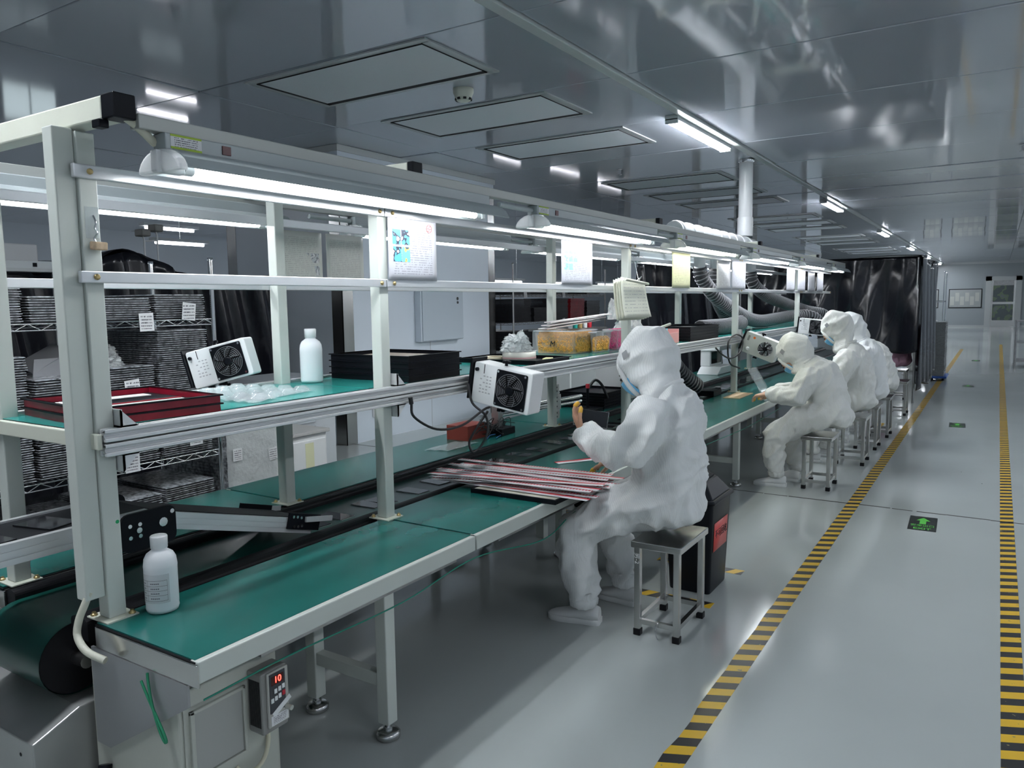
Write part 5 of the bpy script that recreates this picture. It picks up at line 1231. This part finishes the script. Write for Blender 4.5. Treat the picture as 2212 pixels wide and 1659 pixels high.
def stack(x0, x1, y0, y1, z, h, label, m=None, tg=None, th=.012, seed=0, group='tray stacks on the racks', m2=None):
    r = random.Random(int(1000*(x0+y0*3+z*7))+seed)
    t = thing('tray_stack', label, 'tray stack', ((x0+x1)/2, (y0+y1)/2, z), group=group)
    n = max(2, int(h/th)); q = MB(); q2 = MB()
    for k in range(n):
        a, b = r.uniform(-.006, .006), r.uniform(-.006, .006); za = z+.001+h*k/n; zb = z+h*(k+1)/n
        q.box(x0+.008+a, x1-.008+a, y0+.008+b, y1-.008+b, za, zb-.001)
        q2.box(x0+a, x1+a, y0+b, y1+b, zb-.0045, zb-.001)
    q2.box(x0+.004, x1-.004, y0+.004, y1-.004, z+h-.0008, z+h+.001)
    q.build('tray_body', m2 or M_darkstack, t); q2.build('tray_rim', m or M_clearstack, t)  # default dark body colour stands in for shade between the clear trays
    if tg:
        w, hh = .085, .10; yc = y0+(y1-y0)*tg[0]; zc = z+h*tg[1]
        MB().obox((x1+(.03 if x1 > -5 else .055), yc, zc), (.0015, w, hh), (tg[2] if len(tg) > 2 else .08, 0, 0)).build('paper_tag', M_tag, t)
    return t
RA = wire_rack(-4.6, -4.0, 1.15, 2.94, 1.87, (.20, .73, 1.10, 1.525), 'chrome wire rack full of clear tray stacks left of the line')
pos = ['at the left', 'second from the left', 'in the middle', 'second from the right', 'at the right']
def fill(zs, hs, ytab, shelfname, tags, mats=None):
    for k, (a, b) in enumerate(ytab):
        stack(-4.54, -4.02, a, b, zs+.005, hs[k], f'stack of clear trays on the {shelfname} shelf of the chrome rack, {pos[k]}', (mats or {}).get(k), tags.get(k))
Y5 = [(1.22, 1.55), (1.58, 1.88), (1.91, 2.22), (2.25, 2.55), (2.58, 2.90)]
fill(1.525, [.15, .17, .13, .12, .14], Y5, 'top', {1: (.55, .3, .15), 3: (.85, -.1, .03), 4: (.6, .3, -.12)})
fill(1.10, [.22, .26, .14, .17, .36], Y5, 'second', {4: (.72, .45, .03), 3: (.5, .3, .1)}, {0: M_darkstack})
fill(.73, [.25, .30, .26, .22, .28], Y5, 'third', {1: (.6, .3, 0), 3: (.4, .05, .0), 4: (.6, .35, .02)})
fill(.20, [.40, .36, .30, .33, .35], Y5, 'bottom', {1: (.5, .75, .0), 3: (.5, .7, 0), 2: (.3, .8, .05)}, {1: M_darkstack})
# things lying on the rack stacks
ob = thing('open_carton', 'small grey open carton tipped on the second shelf of the chrome rack', 'box', (-4.3, 2.05, 1.25))
MB().obox((-4.3, 2.10, 1.335), (.20, .22, .006), (.5, .2, 0)).obox((-4.3, 2.2, 1.31), (.18, .006, .12), (.3, 0, .1)).obox((-4.22, 2.1, 1.29), (.006, .2, .10), (0, .2, .1)).build('panel', mat('grey_carton', (.34, .35, .37), .7), ob)
crumple(-4.28, 2.4, 1.275, .13, .10, .12, 'crumpled clear bag on the second shelf of the chrome rack', M_bagc, 21, top=.5)
tag(MB().lathe([(.05, 0), (.06, .02), (.06, .10), (.035, .13)], (-4.25, 2.42, 1.66), 16).build('grey_canister', mat('grey_can', (.30, .33, .36), .4)), 'grey ribbed canister on top of the rack trays', 'canister') if False else None
# shrink wrapped piles on a pallet right of the rack
wp = thing('wrapped_pallet', 'pile of trays in shrink wrap on a low pallet right of the chrome rack', 'pallet load', (-4.35, 3.22, 0))
MB().box(-4.75, -4.02, 3.0, 3.44, .0, .05).box(-4.75, -4.02, 3.0, 3.44, .09, .12).box(-4.75, -4.68, 3.0, 3.44, .05, .09).box(-4.09, -4.02, 3.0, 3.44, .05, .09).build('pallet', M_card, wp)
q = MB()
for j in range(2):
    for k in range(int(.72/.02)): q.box(-4.70, -4.06, 3.03+.2*j, 3.215+.2*j, .121+.02*k, .121+.02*k+.017)
q.build('tray_pile', M_clearstack, wp)
q = MB(); q.sheet(lambda u, v: (-4.052+.004*math.sin(30*v+9*u), 3.025+.40*u, .13+.70*v), 10, 20); q.build('shrink_film', M_bagc, wp)
for (yy, zz, rr) in ((3.10, .66, 0), (3.38, .62, .1), (3.36, .40, .7)): MB().obox((-4.045, yy, zz), (.0015, .07, .08), (rr, 0, 0)).build('paper_tag', M_tag, wp)
# white cabinet, louvred unit
wc = thing('white_cabinet', 'low white cabinet behind the rear bench, left of the column', 'cabinet', (-4.6, 3.78, 0))
MB().box(-4.95, -4.21, 3.50, 4.02, 0, .66).build('body', M_white, wc, bevel=.006); MB().box(-4.97, -4.19, 3.48, 4.04, .66, .685).build('top', mat('cab_top', (.45, .45, .44), .5), wc, bevel=.004)
MB().box(-4.21, -4.198, 3.52, 4.0, .05, .62).build('door', M_white, wc, bevel=.004); MB().box(-4.198, -4.196, 3.80, 3.88, .42, .60).build('yellow_label', mat('pale_yellow', (.72, .72, .48), .6), wc)
crumple(-4.55, 3.62, .686, .07, .08, .16, 'blue plastic bag on the low white cabinet', mat('blue_bag', (.05, .22, .38), .2, bump=.6, bscale=30), 31, top=.4)
lv = thing('louvred_unit', 'grey louvred air unit standing behind the white cabinet', 'air unit', (-5.5, 4.75, 0))
MB().box(-5.9, -5.21, 4.42, 5.1, 0, .95).build('case', mat('unit_grey', (.52, .55, .58), .4), lv, bevel=.008)
for k in range(14): MB().obox((-5.205, 4.66, .36+.038*k), (.022, .36, .008), (0, .6, 0)).build('louvre', mat('louvre_grey', (.42, .45, .48), .4), lv)
# black booth behind the rack
bb = thing('black_booth', 'large booth draped in shiny black film behind the chrome rack', 'booth', (-7.1, 4.1, 0))
r = random.Random(4)
def booth_top(u): return 1.93+.16*max(0, math.sin((u-.30)*9))*(1 if .30 < u < .65 else 0)+.05*math.sin(u*14)-.06*u
q = MB(); q.sheet(lambda u, v: (-6.5+.04*math.sin(u*38+3*v)+.03*math.sin(u*80+9*v), 2.4+3.1*u, .02+(booth_top(u)-.02)*v), 90, 24); q.build('front_film', M_blackf, bb, solid=.004)
q = MB(); q.sheet(lambda u, v: (-6.5-1.4*v, 2.4+3.1*u, booth_top(u)-.10*v*math.sin(3*v)+.03*math.sin(u*30+8*v)), 60, 16); q.build('top_film', M_blackf, bb, solid=.004)
MB().box(-8.05, -6.6, 2.45, 5.45, 0, 1.75).build('core', M_blackg, bb)
hb = thing('lamp_housing_rail', 'grey lamp housing rail over the black booth at the left edge', 'lamp rail', (-6.4, 2.8, 1.9))
MB().box(-6.36, -6.26, 1.6, 3.40, 1.905, 1.965).build('housing', M_whited, hb, bevel=.004); MB().box(-6.36, -6.20, 1.6, 3.40, 1.88, 1.905).build('lip', M_trimw, hb); MB().box(-6.259, -6.255, 3.03, 3.06, 1.92, 1.95).build('switch', M_black, hb)
for yy in (1.8, 3.2): MB().box(-6.33, -6.30, yy, yy+.03, 0, 1.88).build('stand_post', M_trimw, hb)
for k, (y, z) in enumerate(((2.95, 2.02), (3.25, 2.06))): tag(MB().box(-7.2, -6.9, y-.14, y+.14, 1.97, z+.08).build('white_box', M_white, bevel=.01), ['white box on top of the black booth at the left edge', 'taller white box on top of the black booth beside the first post'][k], 'box')
el = thing('emergency_light', 'twin headed emergency light above the black booth', 'emergency light', (-6.6, 4.21, 2.0))
for y, z in ((4.16, 2.27), (4.29, 2.32)):
    MB().tube([(-6.6, y+.01, 2.0), (-6.6, y+.01, z-.06), (-6.6, y, z-.03)], .008, 6).build('arm', M_white, el); MB().box(-6.66, -6.54, y-.045, y+.045, z-.03, z+.035).build('lamp_head', mat('lamp_head', (.20, .20, .19), .5), el, bevel=.012)
MB().tube([(-6.6, 4.17, 2.2), (-6.6, 4.30, 2.21)], .006, 6).build('crossbar', M_white, el)
for k in range(2):
    t = thing('hanging_folder', ['grey kraft folder hanging on the dark column side, front one', 'grey kraft folder hanging on the dark column side, back one'][k], 'folder', (-7.9+.12*k, 6.2, 1.3))
    MB().sheet(lambda u, v: (-8.08+.12*k+.30*u, 6.215-.045*(1-k)-.01*math.sin(3*u), 1.33-.03*k+.44*v-.015*math.sin(9*u)*(1-v)), 8, 6).build('folder', M_kraft, t, solid=.012)
    MB().box(-7.95+.12*k, -7.91+.12*k, 6.185-.045*(1-k), 6.205-.045*(1-k), 1.755-.03*k, 1.79-.03*k).build('clip', M_black, t)
# far left lamps and windows
for k, (y, z) in enumerate(((5.9, 2.42), (5.9, 2.62))):
    xl = -9.1-.2*k
    t = thing('far_tube_lamp', ['lower far tube lamp glowing beyond the black booth', 'upper far tube lamp glowing beyond the black booth'][k], 'tube lamp', (xl, 6.25, z))
    MB().cyl((xl, y, z), (xl, y+.7, z), .018, n=8).build('tube', M_tubefar, t); MB().box(xl-.06, xl+.06, y-.05, y+.75, z+.02, z+.06).build('housing', M_whited, t)
    MB().cyl((xl, y+.35, z+.06), (xl, y+.35, CEIL-.0005), .004, n=6).build('hanger', M_chrome, t)
for k, (y0, y1, z0, z1) in enumerate(((7.9, 8.9, .60, 1.3), (11.0, 12.0, .72, 1.2), (14, 16, .7, 1.4))):
    w = structure(MB().box(-17.0, -16.985, y0-.05, y1+.05, z0-.05, z1+.05).build(f'window_{k+1}', M_trimw)); w['_o'] = list(w.location)
    MB().box(-16.985, -16.978, y0, (y0+y1)/2-.02, z0, z1).build('pane', mat('daylight_pane', (.8, .9, .95), .3, emit=(.75, .9, .95), estr=.45), w)
    MB().box(-16.985, -16.978, (y0+y1)/2+.02, y1, z0, z1).build('pane', MATS['daylight_pane'], w)
# black racks past the column
RB = wire_rack(-6.65, -6.0, 9.5, 12.6, 2.15, (.45, .88, 1.30, 1.72), 'black wire rack with black tray stacks past the column', M_steeld, M_steeld)
lb = {0: 'left', 1: 'second', 2: 'third', 3: 'fourth', 4: 'right'}
for zi, (zz, nm_) in enumerate(((.45, 'bottom'), (.88, 'third'), (1.30, 'second'), (1.72, 'top'))):
    for k in range(5):
        rr = random.Random(zi*10+k)
        if zi == 3 and k in (1, 3): continue
        red = (zi == 2 and k == 3)
        stack(-6.6, -6.04, 9.56+.6*k, 9.56+.6*k+.52, zz+.005, rr.uniform(.18, .36) if zi < 3 else rr.uniform(.08, .16), f'{"red" if red else "black"} tray stack on the {nm_} shelf of the black rack, {lb[k]} place', M_redstack if red else M_blkstack, (.5, -.05, .1) if rr.random() < .35 else None, .02, zi*7+k, 'tray stacks on the black rack', M_redstack if red else M_blkstack)
# second black rack deeper in the hall and its lamps
wire_rack(-10.2, -9.5, 11.5, 14.5, 2.1, (.5, 1.0, 1.5), 'dim black wire rack deeper in the hall', M_steeld, M_steeld)
for k in range(4): stack(-10.15, -9.55, 11.6+.7*k, 12.15+.7*k, 1.0+.5*(k % 2)+.005, .3, f'dim black tray stack deep in the hall, {["first", "second", "third", "fourth"][k]} of four', M_blkstack, None, .03, k, 'tray stacks deep in the hall', M_blkstack)
for k, (x, y, z) in enumerate(((-9.0, 11.0, 2.05), (-9.0, 13.2, 2.05), (-9.0, 16.0, 2.05), (-9.0, 18.5, 2.05))):
    t = thing('far_tube_lamp', f'far tube lamp glowing over the deep racks, {["first", "second", "third", "fourth"][k]} from the left', 'tube lamp', (x, y, z), group='far tube lamps over the deep racks')
    MB().cyl((x, y, z), (x, y+1.4, z), .018, n=8).build('tube', M_tubefar, t); MB().box(x-.07, x+.07, y-.05, y+1.45, z+.02, z+.07).build('housing', M_whited, t)
    for dy in (.2, 1.2): MB().cyl((x, y+dy, z+.07), (x, y+dy, CEIL-.0005), .004, n=6).build('hanger', M_chrome, t)
# black film wall and fitted bench deep behind the ducts
fw = thing('black_film_wall', 'shiny black film hung behind the far end of the line', 'film curtain', (-4.3, 12.5, 0))
q = MB(); q.sheet(lambda u, v: (-4.3+.10*math.sin(u*16+2*v)+.05*math.sin(u*41+6*v), 9.9+4.2*u, .05+(2.12+.10*math.sin(u*5)-.05)*v), 80, 26); q.build('film', M_blackf, fw, solid=.004)
MB().cyl((-4.3, 9.85, 2.16), (-4.3, 14.2, 2.16), .014).build('rail', M_chrome, fw)
for yy in (9.9, 12.0, 14.1): MB().cyl((-4.38, yy, 0), (-4.38, yy, 2.16), .014).build('post', M_chrome, fw)
sd = thing('side_table', 'small grey shelf table with bottles seen behind the note pad', 'side table', (-4.6, 8.6, 0))
MB().box(-4.9, -4.3, 8.1, 9.1, 1.24, 1.27).build('top', M_steeld, sd); 
for yy in (8.15, 9.05): MB().box(-4.86, -4.34, yy-.02, yy+.02, 0, 1.24).build('leg_panel', M_trimw, sd)
for k in range(5): tag(MB().lathe([(.028, 0), (.03, .005), (.03, .09), (.014, .11), (.014, .13), (.0, .131)], (-4.42, 8.3+.13*k, 1.2705), 12).build('small_bottle', [M_clear, mat('teal_bottle', (.02, .35, .30), .3), mat('amber_bottle', (.45, .30, .12), .3), M_white, M_red][k]), ['clear', 'teal', 'amber', 'white', 'red'][k]+' small bottle on the grey side table behind the note pad', 'bottle', 'bottles on the side table')

# ------------------------------------------------------------------ exhaust pipes and hoses
vp = thing('exhaust_pipe', 'thick white vertical exhaust pipe from the ceiling down to the line', 'pipe', (-2.754, 9.87, 2.33))
MB().cyl((-2.754, 9.87, 2.45), (-2.754, 9.87, CEIL-.0005), .085, n=24).build('pipe', M_white, vp)
MB().lathe([(.094, CEIL-.05), (.098, CEIL-.04), (.098, CEIL-.001)], (-2.754, 9.87, 0), 24).build('ceiling_flange', M_chrome, vp)
MB().lathe([(.096, 2.394), (.096, 2.62), (.088, 2.63)], (-2.754, 9.87, 0), 24).build('socket', M_white, vp)
hp = thing('branch_pipe', 'white horizontal branch pipe with ribbed couplings lying above the frame', 'pipe', (-2.754, 8.55, 2.2))
MB().cyl((-2.754, 7.35, 2.285), (-2.754, 10.15, 2.285), .098, n=24).build('pipe', M_white, hp)
for k in range(9): MB().lathe([(.100, -.03), (.108, -.025), (.108, .025), (.100, .03)], (-2.754, 7.42+.3*k, 2.285), 24, 'y').build('coupling', M_white, hp)
MB().lathe([(.088, 0), (.088, -.004)], (-2.754, 7.35, 2.285), 24, 'y').build('end_cap', M_whited, hp)
for y in (8.05, 8.6, 10.05): MB().cyl((-2.72, y, 1.93), (-2.72, y, 2.25), .062, n=20).build('drop_pipe', M_white, hp)
def hose(pts, r, label, n=8):
    P = spline(pts, n); L = [0]
    for a, b in zip(P[:-1], P[1:]): L.append(L[-1]+(b-a).length)
    step = .040; m = int(L[-1]/step); Q = []; R = []; j = 0
    for k in range(m+1):
        s = k*step
        while j < len(L)-2 and L[j+1] < s: j += 1
        f = (s-L[j])/max(1e-6, L[j+1]-L[j]); Q.append(P[j].lerp(P[j+1], min(1, f))); R.append(r)
    o = MB().tube(Q, [r*.95]*len(Q), 16).build('duct_hose', M_duct)
    # wire helix
    hp_ = []; u = None; turn = 12; dens = 6
    for k in range(len(Q)-1):
        d = (Q[k+1]-Q[k]).normalized()
        u = d.orthogonal().normalized() if u is None else (u-d*u.dot(d)).normalized()
        w = d.cross(u)
        for e in range(turn):
            t_ = e/turn; a = 2*math.pi*t_
            hp_.append(Q[k].lerp(Q[k+1], t_)+(u*math.cos(a)+w*math.sin(a))*r*.99)
    MB().tube(hp_, .0075, 5).build('wire_helix', mat('hose_wire', (.20, .205, .22), .35), o)
    tag(o, label, 'duct hose', 'grey duct hoses')
    return o
hose([(-2.72, 8.05, 1.95), (-2.71, 8.1, 1.83), (-2.62, 8.35, 1.62), (-2.54, 9.0, 1.42), (-2.52, 9.7, 1.33), (-2.48, 10.4, 1.34), (-2.36, 10.95, 1.37), (-2.18, 11.15, 1.36), (-2.06, 11.25, 1.22), (-2.04, 11.28, 1.02)], .075, 'grey ribbed duct hose arching from the first drop pipe to the workers')
hose([(-2.72, 8.6, 1.95), (-2.735, 8.62, 1.8), (-2.745, 8.75, 1.62), (-2.75, 9.1, 1.42), (-2.75, 9.5, 1.325), (-2.75, 9.9, 1.318)], .075, 'grey ribbed duct hose hanging from the second drop pipe')
hose([(-2.5, 7.42, 1.318), (-2.48, 7.7, 1.318), (-2.46, 8.1, 1.318), (-2.44, 8.4, 1.33), (-2.42, 8.65, 1.345)], .078, 'grey ribbed duct hose lying on the shelf behind the black trays')
hose([(-2.72, 10.05, 1.95), (-2.70, 10.1, 1.80), (-2.62, 10.5, 1.64), (-2.5, 11.2, 1.52), (-2.34, 11.7, 1.42), (-2.17, 11.95, 1.37), (-2.07, 12.05, 1.2), (-2.05, 12.08, 1.05)], .075, 'grey ribbed duct hose falling from the third drop pipe')
hose([(-2.56, 6.70, 1.12), (-2.54, 6.8, 1.02), (-2.50, 6.95, .90), (-2.44, 7.12, .79), (-2.42, 7.19, .76)], .072, 'black ribbed duct hose below the shelf behind the nearest worker')
tag(MB().box(-2.47, -2.30, 7.27, 7.52, ZT+.0003, ZT+.055).build('suction_box', M_black, bevel=.006), 'black open suction box at the end of the lower hose', 'box')
# white bench machine
wm = thing('bench_machine', 'white bench top machine with a dark window under the shelf', 'machine', (-3.02, 9.65, ZT))
MB().hexa([(-3.20, 9.4, ZT+.0003), (-2.93, 9.4, ZT+.0003), (-2.93, 10.05, ZT+.0003), (-3.2, 10.05, ZT+.0003)], [(-3.17, 9.46, ZT+.10), (-2.9, 9.46, ZT+.10), (-2.9, 9.99, ZT+.10), (-3.17, 9.99, ZT+.10)]).build('base', M_white, wm, bevel=.008)
MB().box(-3.18, -3.05, 9.48, 9.96, ZT+.10, ZT+.38).build('body', M_white, wm, bevel=.01); MB().hexa([(-3.18, 9.46, ZT+.30), (-2.93, 9.46, ZT+.30), (-2.93, 9.98, ZT+.30), (-3.18, 9.98, ZT+.30)], [(-3.14, 9.52, ZT+.40), (-2.94, 9.52, ZT+.40), (-2.94, 9.92, ZT+.40), (-3.14, 9.92, ZT+.40)]).build('head', M_white, wm, bevel=.01)
MB().box(-3.05, -3.045, 9.52, 9.92, ZT+.13, ZT+.28).build('window', M_glass, wm)
sp2 = thing('screen_cabinet', 'white framed cabinet with a grey window on the rear bench', 'cabinet', (-3.1, 6.85, ZT))
MB().box(-3.25, -2.95, 6.62, 7.08, ZT+.0003, ZT+.42).build('body', M_white, sp2, bevel=.006); MB().box(-2.95, -2.944, 6.70, 7.0, ZT+.12, ZT+.36).build('window', mat('grey_window', (.16, .17, .19), .2), sp2)
MB().box(-3.1, -3.08, 6.66, 7.04, ZT+.42, ZT+.425).build('handle', M_chrome, sp2)
# clear curved shield in front of the second worker
tag(MB().sheet(lambda u, v: (-1.92+.12*v+.05*math.sin(2*v), 7.05+.30*u, ZT+.002+.30*(1-v)**1.3), 6, 10).build('acrylic_shield', M_clear, solid=.003), 'curved clear acrylic shield on the bench before the second worker', 'shield')

# ------------------------------------------------------------------ black tent over the line
te = thing('black_tent', 'tent of black film over the far end of the line', 'tent', (-2.3, 14.5, 0))
def fold(u, v, a=.05): return a*(math.sin(u*23+3.0*v)+.5*math.sin(u*51-5*v))*(1-.55*v)
def hemz(u): return (1.28 if u < .52 else 1.28-.50*min(1, (u-.52)/.16))+.04*math.sin(u*19)
q = MB(); q.sheet(lambda u, v: (-3.7+2.70*u, 13.0+fold(u, v)-.10*(1-v)*max(0, math.sin(u*7)), hemz(u)+(2.21-hemz(u))*v), 110, 34); q.build('front_film', M_blackf, te, solid=.004)
q = MB(); q.sheet(lambda u, v: (-1.0+.06*math.sin(u*30+2*v)*(1-.5*v), 12.88+3.5*u, .20+.06*math.sin(u*9)+(2.18-.2)*v), 90, 30); q.build('side_film', M_blackf, te, solid=.004)
q = MB(); q.sheet(lambda u, v: (-3.7+2.72*u, 12.88+3.5*v, 2.21+.02*math.sin(9*u+7*v)), 24, 20); q.build('roof_film', M_blackf, te, solid=.004)
for x in (-3.68, -1.04):
    for y in (12.98, 16.3): MB().cyl((x, y, 0), (x, y, 2.19), .016).build('pole', M_steeld, te)
# stack of clear trays on a blue dolly, and the shelf poles behind
dl = thing('blue_dolly', 'blue plastic dolly under the tall stack of clear trays', 'dolly', (-.95, 16.95, 0))
MB().box(-1.12, -.78, 16.6, 17.4, .05, .09).build('deck', mat('blue_plastic', (.03, .10, .38), .4), dl, bevel=.01)
for x in (-1.06, -.84):
    for y in (16.7, 17.3): MB().cyl((x-.02, y, .025), (x+.02, y, .025), .025).build('caster', M_rubber, dl)
stack(-1.10, -.82, 16.65, 17.3, .091, 1.03, 'tall stack of clear trays on the blue dolly past the tent', M_clearstack, None, .022, 3, 'stacks past the tent', mat('clear_tray_pile', (.34, .36, .36), .3))
wire_rack(-1.62, -1.15, 21.6, 22.6, 2.2, (.9, 1.5), 'chrome shelf rack standing far behind the tent')
tr = thing('trolley', 'dark tube trolley standing at the right edge of the aisle', 'trolley', (.62, 20.7, 0))
for x in (.36, .9):
    for y in (20.2, 21.2): MB().cyl((x, y, .06), (x, y, 1.05), .018, n=8).lathe([(.03, 0), (.03, .05)], (x, y, 0), 8).build('post', M_steeld, tr)
for z in (.14, .55, 1.03): MB().box(.36, .9, 20.2, 21.2, z, z+.02).build('shelf', M_steeld, tr)

# ------------------------------------------------------------------ far wall: door, boards
d1 = structure(MB().box(-.62, -.36, YF-.05, YF-.001, 0, 2.62).box(.70, .96, YF-.05, YF-.001, 0, 2.62).box(-.62, .96, YF-.05, YF-.001, 2.40, 2.62).build('door_1', M_trimw)); d1['_o'] = list(d1.location)
MB().box(-.36, .70, YF-.03, YF-.002, 0, .35).build('kick_plate', M_steel, d1); MB().box(-.36, .70, YF-.04, YF-.002, 1.18, 1.30).build('middle_rail', M_steel, d1)
for x in (-.36, .62): MB().box(x, x+.08, YF-.045, YF-.002, 0, 2.40).build('stile', M_steel, d1)
MB().box(-.36, .70, YF-.04, YF-.002, 2.15, 2.40).build('header', M_steeld, d1)
gl = photo_mat('painted_room_pane', (.10, .125, .13), (.16, .22, .14), (.17, .20, .20), 2.2)  # lit room beyond painted into the pane colour as grey and green patches
for z0, z1 in ((.35, 1.18), (1.30, 2.15)): MB().box(-.28, .62, YF-.02, YF-.006, z0, z1).build('pane', gl, d1)
for k, (x0, x1) in enumerate(((-2.28, -.76), (-3.6, -2.75))):
    t = thing('notice_board', ['wide notice board with pinned sheets left of the far door', 'notice board on the far wall behind the shelf rack'][k], 'notice board', ((x0+x1)/2, YF-.03, 1.0))
    MB().box(x0, x1, YF-.03, YF-.001, 1.0, 2.0).build('frame', M_blackg, t); MB().box(x0+.04, x1-.04, YF-.035, YF-.03, 1.04, 1.96).build('board', mat('board_grey', (.40, .43, .43), .5), t)
    n = 6 if k == 0 else 3
    for j in range(n):
        MB().box(x0+.08+(x1-x0-.16)/n*j, x0+.03+(x1-x0-.16)/n*(j+1), YF-.037, YF-.035, 1.15+.2*(j % 2), 1.6+.2*(j % 2)).build('pinned_sheet', M_printo, t)

# ------------------------------------------------------------------ clean up helper properties
for o in bpy.data.objects:
    if '_o' in o.keys(): del o['_o']
